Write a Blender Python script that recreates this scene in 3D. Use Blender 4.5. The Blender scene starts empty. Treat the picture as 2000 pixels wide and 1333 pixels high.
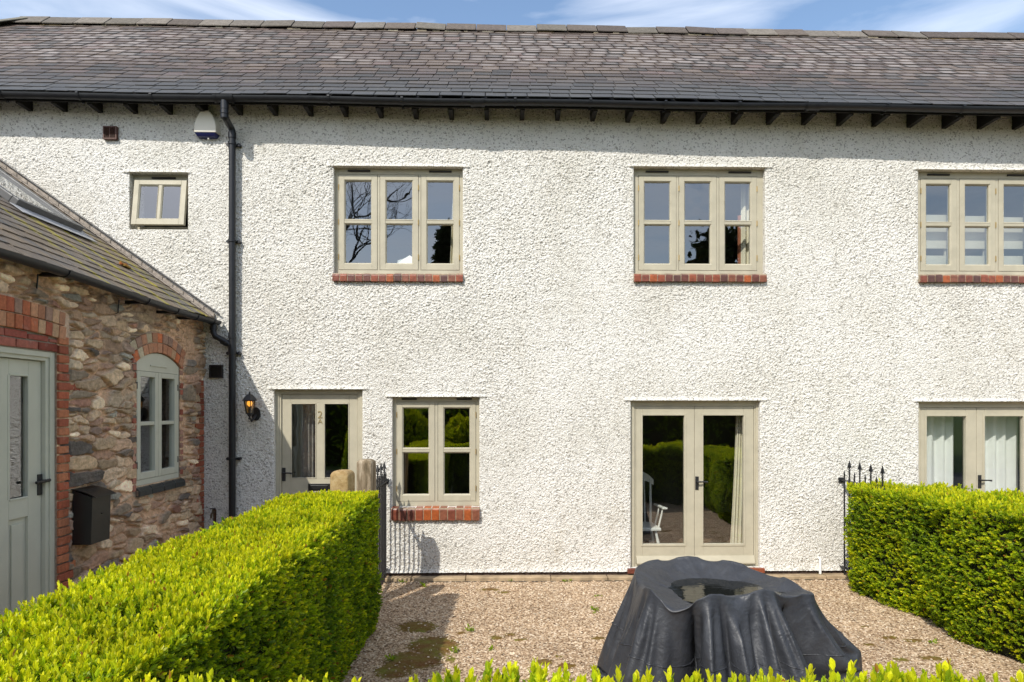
import bpy, math, random
import numpy as np
from mathutils import Vector, Matrix
R = math.radians
random.seed(7)
rng = np.random.default_rng(11)
scene = bpy.context.scene
COL = scene.collection

# ------------------------------------------------------------------ camera
CAM_Y, CAM_Z, FPX, YAW = -7.74, 2.15, 1200.0, 0.0204
HORIZON = 797.0
cam_d = bpy.data.cameras.new('camera')
cam = bpy.data.objects.new('camera', cam_d)
COL.objects.link(cam)
cam.location = (0, CAM_Y, CAM_Z)
cam.rotation_euler = (R(90), 0, -YAW)
cam_d.sensor_width = 36
cam_d.lens = FPX / 2000 * 36
cam_d.shift_y = (HORIZON - 666.5) / 2000
cam_d.clip_start = 0.05
cam_d.clip_end = 2000
scene.camera = cam

# ------------------------------------------------------------------ sun, sky, exposure
SUN_TO = Vector((-0.575, -1.0, 1.12)).normalized()
SUN_EL = math.asin(SUN_TO.z)
SUN_AZ = math.atan2(SUN_TO.x, SUN_TO.y)
sun_d = bpy.data.lights.new('sun', 'SUN')
sun_d.energy = 3.4
sun_d.angle = R(0.55)
sun_d.color = (1.0, 0.95, 0.86)
sun = bpy.data.objects.new('sun', sun_d)
COL.objects.link(sun)
sun.rotation_euler = SUN_TO.to_track_quat('Z', 'Y').to_euler()
sun.location = (-8, -20, 20)

world = bpy.data.worlds.new('World')
scene.world = world
world.use_nodes = True
wn, wl = world.node_tree.nodes, world.node_tree.links
wn.clear()
w_out = wn.new('ShaderNodeOutputWorld')
w_bg = wn.new('ShaderNodeBackground')
w_sky = wn.new('ShaderNodeTexSky')
w_sky.sky_type = 'NISHITA'
w_sky.sun_disc = False
w_sky.sun_elevation = SUN_EL
w_sky.sun_rotation = SUN_AZ % (2 * math.pi)
w_sky.air_density = 1.25
w_sky.dust_density = 0.9
w_sky.ozone_density = 2.2
w_bg.inputs['Strength'].default_value = 0.15
# thin streaky cirrus: a noise of the direction, stretched sideways, whitens the sky
w_tc = wn.new('ShaderNodeTexCoord')
w_map = wn.new('ShaderNodeMapping')
w_map.inputs['Scale'].default_value = (1.0, 1.0, 5.0)
w_map.inputs['Rotation'].default_value = (0.02, 0.05, 0.9)
wl.new(w_tc.outputs['Generated'], w_map.inputs['Vector'])
w_n = wn.new('ShaderNodeTexNoise')
w_n.inputs['Scale'].default_value = 2.6
w_n.inputs['Detail'].default_value = 9
w_n.inputs['Roughness'].default_value = 0.52
w_n.inputs['Distortion'].default_value = 0.5
wl.new(w_map.outputs['Vector'], w_n.inputs['Vector'])
w_r = wn.new('ShaderNodeValToRGB')
w_r.color_ramp.elements[0].position = 0.36
w_r.color_ramp.elements[0].color = (0, 0, 0, 1)
w_r.color_ramp.elements[1].position = 0.86
w_r.color_ramp.elements[1].color = (0.85, 0.85, 0.85, 1)
w_sep = wn.new('ShaderNodeSeparateXYZ')
wl.new(w_tc.outputs['Generated'], w_sep.inputs[0])
w_s = wn.new('ShaderNodeMath'); w_s.operation = 'MULTIPLY_ADD'      # cloud veil thickened toward the unseen south, added to whiten light in shade
w_s.inputs[1].default_value = -0.08
wl.new(w_sep.outputs[1], w_s.inputs[0]); wl.new(w_n.outputs['Fac'], w_s.inputs[2])
wl.new(w_s.outputs[0], w_r.inputs['Fac'])
w_mix = wn.new('ShaderNodeMixRGB')
w_mix.inputs['Color2'].default_value = (7.6, 7.8, 8.2, 1)
wl.new(w_r.outputs['Color'], w_mix.inputs['Fac'])
wl.new(w_sky.outputs['Color'], w_mix.inputs['Color1'])
wl.new(w_mix.outputs['Color'], w_bg.inputs['Color'])
wl.new(w_bg.outputs['Background'], w_out.inputs['Surface'])

scene.view_settings.view_transform = 'Standard'
scene.view_settings.look = 'None'
scene.view_settings.exposure = 0.47
scene.view_settings.gamma = 1.0
scene.view_settings.use_curve_mapping = False
scene.render.engine = 'CYCLES'
scene.cycles.max_bounces = 8
scene.cycles.transparent_max_bounces = 12
scene.cycles.use_denoising = True

# ------------------------------------------------------------------ picture -> place (surveying helpers)
_S, _C = math.sin(YAW), math.cos(YAW)
def _ray(px, py):
    u, v = (px - 1000) / FPX, (HORIZON - py) / FPX
    return Vector((_S + _C * u, _C - _S * u, v))
def P(px, py, y=0.0):
    """point of the plane y=const seen at that pixel"""
    d = _ray(px, py); t = (y - CAM_Y) / d.y
    return Vector((t * d.x, y, CAM_Z + t * d.z))
def G(px, py, z=0.0):
    d = _ray(px, py); t = (z - CAM_Z) / d.z
    return Vector((t * d.x, CAM_Y + t * d.y, z))
def XP(px, py, x):
    """point of the plane x=const"""
    d = _ray(px, py); t = x / d.x
    return Vector((x, CAM_Y + t * d.y, CAM_Z + t * d.z))
def plane_hit(px, py, o, n):
    d = _ray(px, py); c = Vector((0, CAM_Y, CAM_Z))
    t = (o - c).dot(n) / d.dot(n)
    return c + d * t

# ------------------------------------------------------------------ noise in numpy
def _hash(ix, iy, s):
    n = (ix.astype(np.int64) * 374761393 + iy.astype(np.int64) * 668265263 + s * 1442695041) & 0xffffffff
    n = ((n ^ (n >> 13)) * 1274126177) & 0xffffffff
    n = ((n ^ (n >> 15)) * 2246822519) & 0xffffffff
    return ((n ^ (n >> 16)) & 0xffffff) / float(0xffffff)
def vnoise(x, y, s=0):
    ix, iy = np.floor(x), np.floor(y)
    fx, fy = x - ix, y - iy
    fx = fx * fx * (3 - 2 * fx); fy = fy * fy * (3 - 2 * fy)
    a = _hash(ix, iy, s); b = _hash(ix + 1, iy, s); c = _hash(ix, iy + 1, s); d = _hash(ix + 1, iy + 1, s)
    return (a * (1 - fx) + b * fx) * (1 - fy) + (c * (1 - fx) + d * fx) * fy
def fbm(x, y, s=0, o=4):
    t = 0; a = 0.5; m = 0
    for i in range(o):
        t = t + a * vnoise(x, y, s + i * 17); m += a
        x, y, a = x * 2.03 + 3.1, y * 2.03 + 1.7, a * 0.5
    return t / m
def worley(x, y, s=0):
    ix, iy = np.floor(x), np.floor(y)
    f1 = np.full(x.shape, 9.0); f2 = np.full(x.shape, 9.0); idv = np.zeros(x.shape)
    for dx in (-1, 0, 1):
        for dy in (-1, 0, 1):
            cx, cy = ix + dx, iy + dy
            px = cx + _hash(cx, cy, s); py = cy + _hash(cx, cy, s + 5)
            d = np.hypot(x - px, y - py)
            near = d < f1
            f2 = np.where(near, f1, np.minimum(f2, d))
            idv = np.where(near, _hash(cx, cy, s + 9), idv)
            f1 = np.where(near, d, f1)
    return f1, f2, idv
def sstep(a, b, x):
    t = np.clip((x - a) / (b - a), 0, 1)
    return t * t * (3 - 2 * t)

# ------------------------------------------------------------------ object helpers
def tag(o, label=None, cat=None, group=None, kind=None):
    if label: o['label'] = label
    if cat: o['category'] = cat
    if group: o['group'] = group
    if kind: o['kind'] = kind
    return o
def thing(name, label, cat, loc=(0, 0, 0), group=None):
    o = bpy.data.objects.new(name, None)
    o.empty_display_size = 0.2
    COL.objects.link(o); o.location = loc
    return tag(o, label, cat, group)
def wloc(o):
    v = Vector((0, 0, 0))
    while o is not None:
        v += o.location; o = o.parent
    return v
def link(name, me, mat, parent=None, bevel=0.0, seg=2):
    o = bpy.data.objects.new(name, me)
    COL.objects.link(o)
    if mat is not None and not me.materials:
        for m in (mat if isinstance(mat, (list, tuple)) else [mat]): me.materials.append(m)
    if parent is not None: o.parent = parent
    if bevel:
        b = o.modifiers.new('bevel', 'BEVEL'); b.width = bevel; b.segments = seg
        b.limit_method = 'ANGLE'; b.angle_limit = R(40)
    return o
def copy_tree(o, parent=None, first=True):
    c = o.copy(); COL.objects.link(c)
    if parent is not None: c.parent = parent
    for ch in [k for k in COL.objects if k.parent is o]:
        copy_tree(ch, c)
    return c

class MB:
    """collects boxes, tubes, prisms for ONE mesh"""
    def __init__(self): self.v = []; self.f = []; self.c = []; self.uv = None
    def add(self, vs, fs, col=None):
        b = len(self.v)
        self.v += [tuple(p) for p in vs]
        self.f += [tuple(i + b for i in f) for f in fs]
        self.c += [tuple(col) if col else (1, 1, 1)] * len(vs)
    def box(self, x0, x1, y0, y1, z0, z1, col=None):
        vs = [(x, y, z) for x in (x0, x1) for y in (y0, y1) for z in (z0, z1)]
        self.add(vs, [(0, 1, 3, 2), (4, 6, 7, 5), (0, 4, 5, 1), (2, 3, 7, 6), (0, 2, 6, 4), (1, 5, 7, 3)], col)
    def hexa(self, q0, q1, col=None):
        """two matching quads joined"""
        vs = list(q0) + list(q1)
        self.add(vs, [(3, 2, 1, 0), (4, 5, 6, 7), (0, 1, 5, 4), (1, 2, 6, 5), (2, 3, 7, 6), (3, 0, 4, 7)], col)
    def prism(self, poly, d, col=None):
        """polygon (3-D points) pushed along vector d"""
        n = len(poly); d = Vector(d)
        vs = [Vector(p) for p in poly] + [Vector(p) + d for p in poly]
        fs = [tuple(range(n))[::-1], tuple(range(n, 2 * n))] + [(i, (i + 1) % n, (i + 1) % n + n, i + n) for i in range(n)]
        self.add(vs, fs, col)
    def tube(self, pts, r, n=10, col=None, caps=True):
        pts = [Vector(p) for p in pts]
        rs = r if isinstance(r, (list, tuple)) else [r] * len(pts)
        vs = []; up = None
        for i, p in enumerate(pts):
            a = pts[max(i - 1, 0)]; b = pts[min(i + 1, len(pts) - 1)]
            t = (b - a).normalized()
            if up is None: up = Vector((0, 0, 1)) if abs(t.z) < 0.9 else Vector((1, 0, 0))
            s = t.cross(up).normalized(); up = s.cross(t).normalized()
            for k in range(n):
                w = 2 * math.pi * k / n
                vs.append(p + (s * math.cos(w) + up * math.sin(w)) * rs[i])
        fs = []
        for i in range(len(pts) - 1):
            for k in range(n):
                fs.append((i * n + k, i * n + (k + 1) % n, (i + 1) * n + (k + 1) % n, (i + 1) * n + k))
        if caps:
            fs.append(tuple(range(n))[::-1]); fs.append(tuple((len(pts) - 1) * n + k for k in range(n)))
        self.add(vs, fs, col)
    def lathe(self, prof, c, n=16, col=None):
        """prof: (r, z) pairs about a vertical axis through c"""
        c = Vector(c); vs = []
        for r, z in prof:
            for k in range(n):
                w = 2 * math.pi * k / n
                vs.append(c + Vector((r * math.cos(w), r * math.sin(w), z)))
        fs = [(i * n + k, i * n + (k + 1) % n, (i + 1) * n + (k + 1) % n, (i + 1) * n + k) for i in range(len(prof) - 1) for k in range(n)]
        fs.append(tuple(range(n))[::-1]); fs.append(tuple((len(prof) - 1) * n + k for k in range(n)))
        self.add(vs, fs, col)
    def build(self, name, mat, parent=None, bevel=0.0, smooth=False, seg=2):
        off = wloc(parent) if parent is not None else Vector((0, 0, 0))
        me = bpy.data.meshes.new(name)
        me.from_pydata([(a - off.x, b - off.y, c - off.z) for a, b, c in self.v], [], self.f)
        at = me.color_attributes.new('Col', 'FLOAT_COLOR', 'POINT')
        at.data.foreach_set('color', np.array([(*c, 1.0) for c in self.c], dtype=np.float32).ravel())
        if self.uv is not None:
            uvl = me.uv_layers.new(name='UVMap')
            uvl.data.foreach_set('uv', np.array(self.uv, dtype=np.float32).ravel())
        me.update()
        if smooth: smooth_by_angle(me, 40)
        return link(name, me, mat, parent, bevel, seg)

def smooth_by_angle(me, deg):
    me.polygons.foreach_set('use_smooth', [True] * len(me.polygons))
    me.set_sharp_from_angle(angle=R(deg))

def np_mesh(name, verts, quads, mat, parent=None, cols=None, smooth=True, extra=None):
    off = wloc(parent) if parent is not None else Vector((0, 0, 0))
    verts = np.asarray(verts, dtype=np.float32) - np.array(off, dtype=np.float32)
    quads = np.asarray(quads, dtype=np.int32); k = quads.shape[1]
    me = bpy.data.meshes.new(name)
    me.vertices.add(len(verts)); me.vertices.foreach_set('co', verts.ravel())
    me.loops.add(quads.size); me.loops.foreach_set('vertex_index', quads.ravel())
    me.polygons.add(len(quads))
    me.polygons.foreach_set('loop_start', np.arange(0, quads.size, k, dtype=np.int32))
    me.polygons.foreach_set('use_smooth', np.full(len(quads), smooth))
    me.update(calc_edges=True)
    if cols is not None:
        c4 = np.ones((len(verts), 4), dtype=np.float32); c4[:, :3] = cols
        at = me.color_attributes.new('Col', 'FLOAT_COLOR', 'POINT'); at.data.foreach_set('color', c4.ravel())
    if extra:
        for nm, arr in extra.items():
            at = me.attributes.new(nm, 'FLOAT', 'POINT'); at.data.foreach_set('value', np.asarray(arr, dtype=np.float32))
    return link(name, me, mat, parent)

# ------------------------------------------------------------------ materials
class NT:
    def __init__(self, name):
        self.m = bpy.data.materials.new(name); self.m.use_nodes = True
        self.t = self.m.node_tree; self.n = self.t.nodes
        self.n.clear()
        self.out = self.n.new('ShaderNodeOutputMaterial')
        self.b = self.n.new('ShaderNodeBsdfPrincipled')
        self.t.links.new(self.b.outputs[0], self.out.inputs[0])
        self._tc = None
    def l(self, a, b): self.t.links.new(a, b)
    def tc(self, k='Object'):
        if self._tc is None: self._tc = self.n.new('ShaderNodeTexCoord')
        return self._tc.outputs[k]
    def mapping(self, scale, src=None, rot=(0, 0, 0)):
        m = self.n.new('ShaderNodeMapping'); m.inputs['Scale'].default_value = scale; m.inputs['Rotation'].default_value = rot
        self.l(src or self.tc(), m.inputs[0]); return m.outputs[0]
    def noise(self, scale, detail=3, rough=0.55, src=None, dist=0.0):
        x = self.n.new('ShaderNodeTexNoise'); x.inputs['Scale'].default_value = scale
        x.inputs['Detail'].default_value = detail; x.inputs['Roughness'].default_value = rough; x.inputs['Distortion'].default_value = dist
        self.l(src or self.tc(), x.inputs['Vector']); return x.outputs['Fac']
    def voro(self, scale, src=None, feat='F1', out='Distance'):
        x = self.n.new('ShaderNodeTexVoronoi'); x.feature = feat; x.inputs['Scale'].default_value = scale
        self.l(src or self.tc(), x.inputs['Vector']); return x.outputs[out]
    def ramp(self, fac, stops, mode='LINEAR'):
        x = self.n.new('ShaderNodeValToRGB'); cr = x.color_ramp; cr.interpolation = mode
        while len(cr.elements) < len(stops): cr.elements.new(0.5)
        for e, (p, c) in zip(cr.elements, stops):
            e.position = p; e.color = (*c, 1) if len(c) == 3 else c
        self.l(fac, x.inputs[0]); return x.outputs[0]
    def mix(self, fac, a, b, mode='MIX'):
        x = self.n.new('ShaderNodeMixRGB'); x.blend_type = mode
        for s, i in ((fac, 0), (a, 1), (b, 2)):
            if isinstance(s, (int, float)): x.inputs[i].default_value = s
            elif isinstance(s, tuple): x.inputs[i].default_value = (*s, 1)
            else: self.l(s, x.inputs[i])
        return x.outputs[0]
    def math(self, op, a, b=None, clamp=False):
        x = self.n.new('ShaderNodeMath'); x.operation = op; x.use_clamp = clamp
        for s, i in ((a, 0), (b, 1)):
            if s is None: continue
            if isinstance(s, (int, float)): x.inputs[i].default_value = s
            else: self.l(s, x.inputs[i])
        return x.outputs[0]
    def attr(self, name='Col', out='Color'):
        x = self.n.new('ShaderNodeAttribute'); x.attribute_name = name; return x.outputs[out]
    def bump(self, h, strength=0.3, dist=0.01):
        x = self.n.new('ShaderNodeBump'); x.inputs['Strength'].default_value = strength; x.inputs['Distance'].default_value = dist
        self.l(h, x.inputs['Height']); self.l(x.outputs[0], self.b.inputs['Normal']); return x.outputs[0]
    def base(self, c):
        if isinstance(c, tuple): self.b.inputs['Base Color'].default_value = (*c, 1)
        else: self.l(c, self.b.inputs['Base Color'])
    def rough(self, r):
        if isinstance(r, (int, float)): self.b.inputs['Roughness'].default_value = r
        else: self.l(r, self.b.inputs['Roughness'])
    def spec(self, s): self.b.inputs['Specular IOR Level'].default_value = s

def mat_plain(name, col, rough=0.6, spec=0.4, metal=0.0, var=0.15, scale=14, bump=0.0, bscale=120):
    t = NT(name)
    f = t.noise(scale, 4)
    dark = tuple(c * (1 - var) for c in col); lite = tuple(min(1, c * (1 + var)) for c in col)
    t.base(t.ramp(f, [(0.25, dark), (0.75, lite)]))
    t.rough(t.ramp(t.noise(scale * 2.1, 3), [(0.3, (rough * 0.85,) * 3), (0.7, (min(1, rough * 1.15),) * 3)]))
    t.spec(spec); t.b.inputs['Metallic'].default_value = metal
    if bump: t.bump(t.noise(bscale, 4), bump, 0.004)
    return t.m

def mat_render():
    t = NT('roughcast render')
    o = t.tc()
    big = t.noise(0.9, 4, 0.6)
    c = t.ramp(big, [(0.3, (0.67, 0.645, 0.58)), (0.55, (0.765, 0.743, 0.69)), (0.8, (0.815, 0.798, 0.755))])
    v = t.voro(64, out='Color')
    sep = t.n.new('ShaderNodeSeparateColor'); t.l(v, sep.inputs[0])
    c = t.mix(t.ramp(sep.outputs[0], [(0.0, (1, 1, 1)), (0.24, (0, 0, 0))]), c, (0.33, 0.31, 0.27))
    # faint stains with their own shape
    st = t.noise(2.2, 6, 0.7, src=t.mapping((1.0, 1.0, 0.35)))
    c = t.mix(t.ramp(st, [(0.58, (0, 0, 0)), (0.78, (0.30, 0.30, 0.30))]), c, (0.50, 0.42, 0.30))
    t.base(c); t.rough(0.92); t.spec(0.2)
    h = t.math('ADD', t.math('MULTIPLY', t.noise(90, 3, 0.6), 0.7), t.math('MULTIPLY', t.voro(80), -0.9))
    t.bump(h, 1.0, 0.011)
    return t.m

def mat_slate(name, moss=None, tint=(1, 1, 1), lozenge=1.0):
    t = NT(name)
    col = t.attr()
    uv = t.tc('UV')
    sep = t.n.new('ShaderNodeSeparateXYZ'); t.l(uv, sep.inputs[0])
    # each slate keeps a pale weathered middle inside a dark lichen margin
    fx = t.math('ABSOLUTE', t.math('SUBTRACT', sep.outputs[0], 0.5))
    fy = t.math('ABSOLUTE', t.math('SUBTRACT', sep.outputs[1], 0.45))
    wob = t.math('MULTIPLY', t.math('SUBTRACT', t.noise(9, 3), 0.5), 0.20)
    d = t.math('ADD', t.math('MAXIMUM', fx, fy), wob)
    pale = t.ramp(d, [(0.24, (1, 1, 1)), (0.47, (0, 0, 0))])
    amt = t.attr('pale', 'Fac')
    pale = t.math('MULTIPLY', pale, t.math('MULTIPLY', amt, lozenge))
    n1 = t.noise(26, 5, 0.65)
    c = t.mix(1.0, col, t.ramp(n1, [(0.25, (0.7, 0.7, 0.7)), (0.75, (1.3, 1.28, 1.25))]), 'MULTIPLY')
    c = t.mix(pale, c, (0.245, 0.211, 0.190))
    # lichen specks
    sp = t.noise(70, 2, 0.5)
    c = t.mix(t.ramp(sp, [(0.70, (0, 0, 0)), (0.76, (0.7, 0.7, 0.7))]), c, (0.38, 0.37, 0.33))
    if moss:
        ob = t.n.new('ShaderNodeSeparateXYZ'); t.l(t.tc(), ob.inputs[0])
        m = None
        for yc, w, amt in moss:
            g = t.math('DIVIDE', t.math('ABSOLUTE', t.math('SUBTRACT', t.math('ADD', ob.outputs[1], t.math('MULTIPLY', t.math('SUBTRACT', t.noise(5, 3), .5), .10)), yc)), w)
            g = t.math('MULTIPLY', t.math('SUBTRACT', 1.0, g, True), amt)
            m = g if m is None else t.math('MAXIMUM', m, g)
        low = t.attr('moss', 'Fac')
        m = t.math('MULTIPLY', m, low)
        st = t.noise(1.0, 6, .7, src=t.mapping((2.2, 8, 2.2)), dist=.4)
        mm = t.math('ADD', m, t.math('MULTIPLY', t.math('SUBTRACT', st, 0.46), 1.9))
        mm = t.math('ADD', mm, t.math('MULTIPLY', t.math('SUBTRACT', t.noise(22, 5, 0.7), 0.5), 0.8))
        brown = t.mix(t.noise(14, 4), (0.16, 0.115, 0.075), (0.24, 0.175, 0.105))
        c = t.mix(t.ramp(st, [(.40, (0, 0, 0)), (.62, (.75,) * 3)]), c, brown)
        c = t.mix(t.ramp(mm, [(0.42, (0, 0, 0)), (0.72, (0.92, 0.92, 0.92))]), c, t.mix(t.noise(30, 3), (0.20, 0.17, 0.012), (0.40, 0.34, 0.02)))
    t.base(c)
    t.rough(t.ramp(n1, [(0.3, (0.42,) * 3), (0.7, (0.7,) * 3)])); t.spec(0.45)
    t.bump(t.noise(60, 4, 0.6), 0.35, 0.004)
    return t.m

def mat_attr(name, rough=0.8, spec=0.3, var=0.25, scale=40, bump=0.4, bscale=90, bdist=0.006):
    t = NT(name)
    n = t.noise(scale, 5, 0.65)
    c = t.mix(1.0, t.attr(), t.ramp(n, [(0.25, (1 - var,) * 3), (0.75, (1 + var,) * 3)]), 'MULTIPLY')
    t.base(c); t.rough(rough); t.spec(spec)
    t.bump(t.noise(bscale, 5, 0.65), bump, bdist)
    return t.m

def mat_brick():
    t = NT('red brick')
    n = t.noise(34, 5, 0.7); n2 = t.noise(11, 4, 0.6)
    c = t.mix(1.0, t.attr(), t.ramp(n, [(0.25, (0.66,) * 3), (0.75, (1.3, 1.26, 1.2))]), 'MULTIPLY')
    c = t.mix(t.ramp(n2, [(0.60, (0, 0, 0)), (0.72, (0.45,) * 3)]), c, (0.40, 0.31, 0.25))
    t.base(c); t.rough(0.85); t.spec(0.25)
    t.bump(t.noise(110, 5, 0.7), 0.5, 0.005)
    return t.m

def mat_glazed_brick():
    t = NT('glazed sill brick')
    n = t.noise(22, 5, 0.7)
    c = t.mix(1.0, t.attr(), t.ramp(n, [(0.25, (0.5, 0.45, 0.45)), (0.75, (1.3, 1.25, 1.2))]), 'MULTIPLY')
    t.base(c); t.rough(0.32); t.spec(0.5)
    t.bump(t.noise(60, 4), 0.3, 0.005)
    return t.m

def mat_glass(name='window glass', refl=0.10, tint=(0.93, 0.96, 0.94), wave=0.0, wscale=3.0):
    t = NT(name)
    t.n.remove(t.b)
    gl = t.n.new('ShaderNodeBsdfGlossy'); gl.inputs['Roughness'].default_value = 0.0
    gl.inputs['Color'].default_value = (0.95, 0.97, 1.0, 1)
    tr = t.n.new('ShaderNodeBsdfTransparent'); tr.inputs['Color'].default_value = (*tint, 1)
    mx = t.n.new('ShaderNodeMixShader')
    lw = t.n.new('ShaderNodeLayerWeight'); lw.inputs['Blend'].default_value = 0.5
    f = t.math('ADD', t.math('MULTIPLY', t.math('POWER', lw.outputs['Facing'], 4.0), 0.75), refl + 0.06, clamp=True)
    t.l(f, mx.inputs[0]); t.l(tr.outputs[0], mx.inputs[1]); t.l(gl.outputs[0], mx.inputs[2])
    if wave:
        b = t.n.new('ShaderNodeBump'); b.inputs['Strength'].default_value = wave; b.inputs['Distance'].default_value = 0.02
        t.l(t.noise(wscale, 1, 0.4), b.inputs['Height'])
        t.l(b.outputs[0], gl.inputs['Normal'])
    t.l(mx.outputs[0], t.out.inputs[0])
    return t.m

def mat_leaf(name, gloss=0.35, trans=0.42):
    t = NT(name)
    col = t.attr()
    t.base(col); t.rough(0.42); t.spec(gloss)
    ts = t.n.new('ShaderNodeBsdfTranslucent')
    c2 = t.mix(1.0, col, (1.15, 1.25, 0.55), 'MULTIPLY')
    t.l(c2, ts.inputs['Color'])
    mx = t.n.new('ShaderNodeMixShader'); mx.inputs[0].default_value = trans
    t.l(t.b.outputs[0], mx.inputs[1]); t.l(ts.outputs[0], mx.inputs[2])
    t.l(mx.outputs[0], t.out.inputs[0])
    return t.m

def mat_gravel():
    t = NT('pea gravel')
    o = t.tc()
    v = t.voro(72, out='Color')
    sep = t.n.new('ShaderNodeSeparateColor'); t.l(v, sep.inputs[0])
    c = t.ramp(sep.outputs[0], [(0.0, (0.095, 0.058, 0.034)), (0.3, (0.28, 0.19, 0.118)), (0.6, (0.42, 0.305, 0.20)), (0.85, (0.54, 0.42, 0.30)), (1.0, (0.70, 0.60, 0.47))])
    c = t.mix(1.0, c, t.ramp(t.noise(1.4, 4), [(0.3, (0.85, 0.83, 0.80)), (0.7, (1.12, 1.1, 1.06))]), 'MULTIPLY')
    ms = t.attr('moss', 'Fac')
    mk = t.math('ADD', t.math('MULTIPLY', ms, 1.6), t.math('MULTIPLY', t.math('SUBTRACT', t.noise(24, 5, 0.75), 0.5), 1.5))
    mc = t.ramp(t.noise(6, 4, 0.6), [(0.35, (0.115, 0.047, 0.008)), (0.55, (0.12, 0.085, 0.010)), (0.72, (0.13, 0.15, 0.012))])
    c = t.mix(t.ramp(mk, [(0.46, (0, 0, 0)), (0.60, (0.92, 0.92, 0.92))]), c, mc)
    t.base(c); t.rough(0.9); t.spec(0.2)
    t.bump(t.voro(72), -1.0, 0.012)
    return t.m

def mat_cover():
    t = NT('coated nylon')
    n = t.noise(5, 4)
    t.base(t.ramp(n, [(0.3, (0.026, 0.028, 0.034)), (0.7, (0.040, 0.043, 0.050))]))
    t.rough(t.ramp(t.noise(8, 4), [(0.3, (0.40,) * 3), (0.7, (0.54,) * 3)])); t.spec(0.45)
    h = t.math('ADD', t.noise(11, 3, 0.5, dist=1.6), t.math('MULTIPLY', t.noise(34, 3, 0.5, dist=0.8), 0.16))
    h = t.math('ADD', h, t.math('MULTIPLY', t.math('ABSOLUTE', t.math('SUBTRACT', t.noise(6, 4, .55, dist=.4), .5)), -1.6))
    t.bump(h, 0.17, 0.045)
    return t.m

M = {}
M['render'] = mat_render()
M['paint'] = mat_plain('sage cream window paint', (0.42, 0.385, 0.29), 0.5, 0.35, var=0.09, scale=7, bump=0.12, bscale=60)
M['paint2'] = mat_plain('sage grey cottage paint', (0.52, 0.52, 0.43), 0.5, 0.35, var=0.05, scale=5, bump=0.08, bscale=60)
M['black'] = mat_plain('black plastic rainwater goods', (0.012, 0.013, 0.016), 0.40, 0.4, var=0.2, scale=6)
M['iron'] = mat_plain('black wrought iron', (0.016, 0.016, 0.017), 0.45, 0.5, var=0.3, scale=30, bump=0.2, bscale=200)
M['timber'] = mat_plain('black stained rafters', (0.018, 0.017, 0.016), 0.75, 0.25, var=0.3, scale=20)
M['slate'] = mat_slate('weathered purple slate')
M['ridge'] = mat_attr('ridge tile', 0.85, 0.25, 0.35, 16, 0.5, 60)
M['glass'] = mat_glass('window glass', 0.13, wave=0.09, wscale=2.4)
M['glass_wavy'] = mat_glass('bowed window glass', 0.13, wave=0.5, wscale=4.0)
M['glass_low'] = mat_glass('ground floor glass', 0.15, wave=0.14, wscale=2.6)
M['brass'] = mat_plain('brass hinge', (0.42, 0.29, 0.11), 0.45, 0.5, metal=0.8)
M['sill'] = mat_glazed_brick()
M['brick'] = mat_brick()
M['stone'] = mat_attr('rubble stone', 0.88, 0.22, 0.38, 26, 0.9, 60, 0.014)
M['slab'] = mat_plain('sandstone slab', (0.36, 0.27, 0.17), 0.9, 0.2, var=0.4, scale=7, bump=0.4, bscale=70)
M['plinth'] = mat_plain('damp dark brick plinth', (0.075, 0.05, 0.04), 0.9, 0.2, var=0.6, scale=18, bump=0.5, bscale=60)  # dark brick strip under the foot of the wall
M['gravel'] = mat_gravel()
M['cover'] = mat_cover()
M['lead'] = mat_plain('lead flashing', (0.34, 0.345, 0.36), 0.55, 0.4, var=0.25, scale=14, bump=0.2, bscale=40)
M['room'] = mat_plain('room plaster', (0.30, 0.28, 0.25), 0.9, 0.1, var=0.1, scale=2)
M['floor'] = mat_plain('room floor', (0.16, 0.10, 0.06), 0.6, 0.3, var=0.3, scale=6)
M['curtain'] = mat_plain('cream curtain cloth', (0.72, 0.66, 0.52), 0.9, 0.1, var=0.06, scale=8)
M['white_curtain'] = mat_plain('white curtain cloth', (0.78, 0.78, 0.76), 0.9, 0.1, var=0.04, scale=8)
M['brown_curtain'] = mat_plain('brown curtain cloth', (0.30, 0.12, 0.07), 0.9, 0.1, var=0.15, scale=8)
M['white'] = mat_plain('white painted wood', (0.78, 0.77, 0.73), 0.5, 0.4, var=0.04, scale=8)
M['plastic_white'] = mat_plain('ivory plastic', (0.74, 0.70, 0.60), 0.4, 0.45, var=0.03, scale=6)
M['blue_lens'] = mat_plain('blue strobe lens', (0.008, 0.012, 0.085), 0.2, 0.6, var=0.2, scale=20)
M['brown_vent'] = mat_plain('brown plastic vent', (0.085, 0.035, 0.022), 0.5, 0.4, var=0.15, scale=30)
M['dark_vent'] = mat_plain('dark plastic vent', (0.022, 0.018, 0.016), 0.5, 0.4, var=0.15, scale=30)
M['box'] = mat_plain('black powder coated steel', (0.012, 0.012, 0.012), 0.33, 0.5, var=0.2, scale=9)
M['oak'] = None
M['leaf'] = mat_leaf('box hedge leaf', 0.35, 0.48)
M['leaf_dark'] = mat_leaf('dark evergreen leaf', 0.25, 0.2)
M['core'] = mat_plain('dark light blocking core', (0.020, 0.022, 0.010), 0.95, 0.1, var=0.5, scale=30)  # for the solid cores added inside the foliage to block light
M['bark'] = mat_plain('grey bark', (0.045, 0.038, 0.032), 0.9, 0.2, var=0.4, scale=20, bump=0.5, bscale=40)
M['asphalt'] = mat_plain('lane asphalt', (0.055, 0.055, 0.056), 0.9, 0.2, var=0.25, scale=30, bump=0.5, bscale=150)
M['grass'] = mat_plain('rough grass', (0.06, 0.09, 0.022), 0.95, 0.1, var=0.4, scale=8, bump=0.6, bscale=60)
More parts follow.
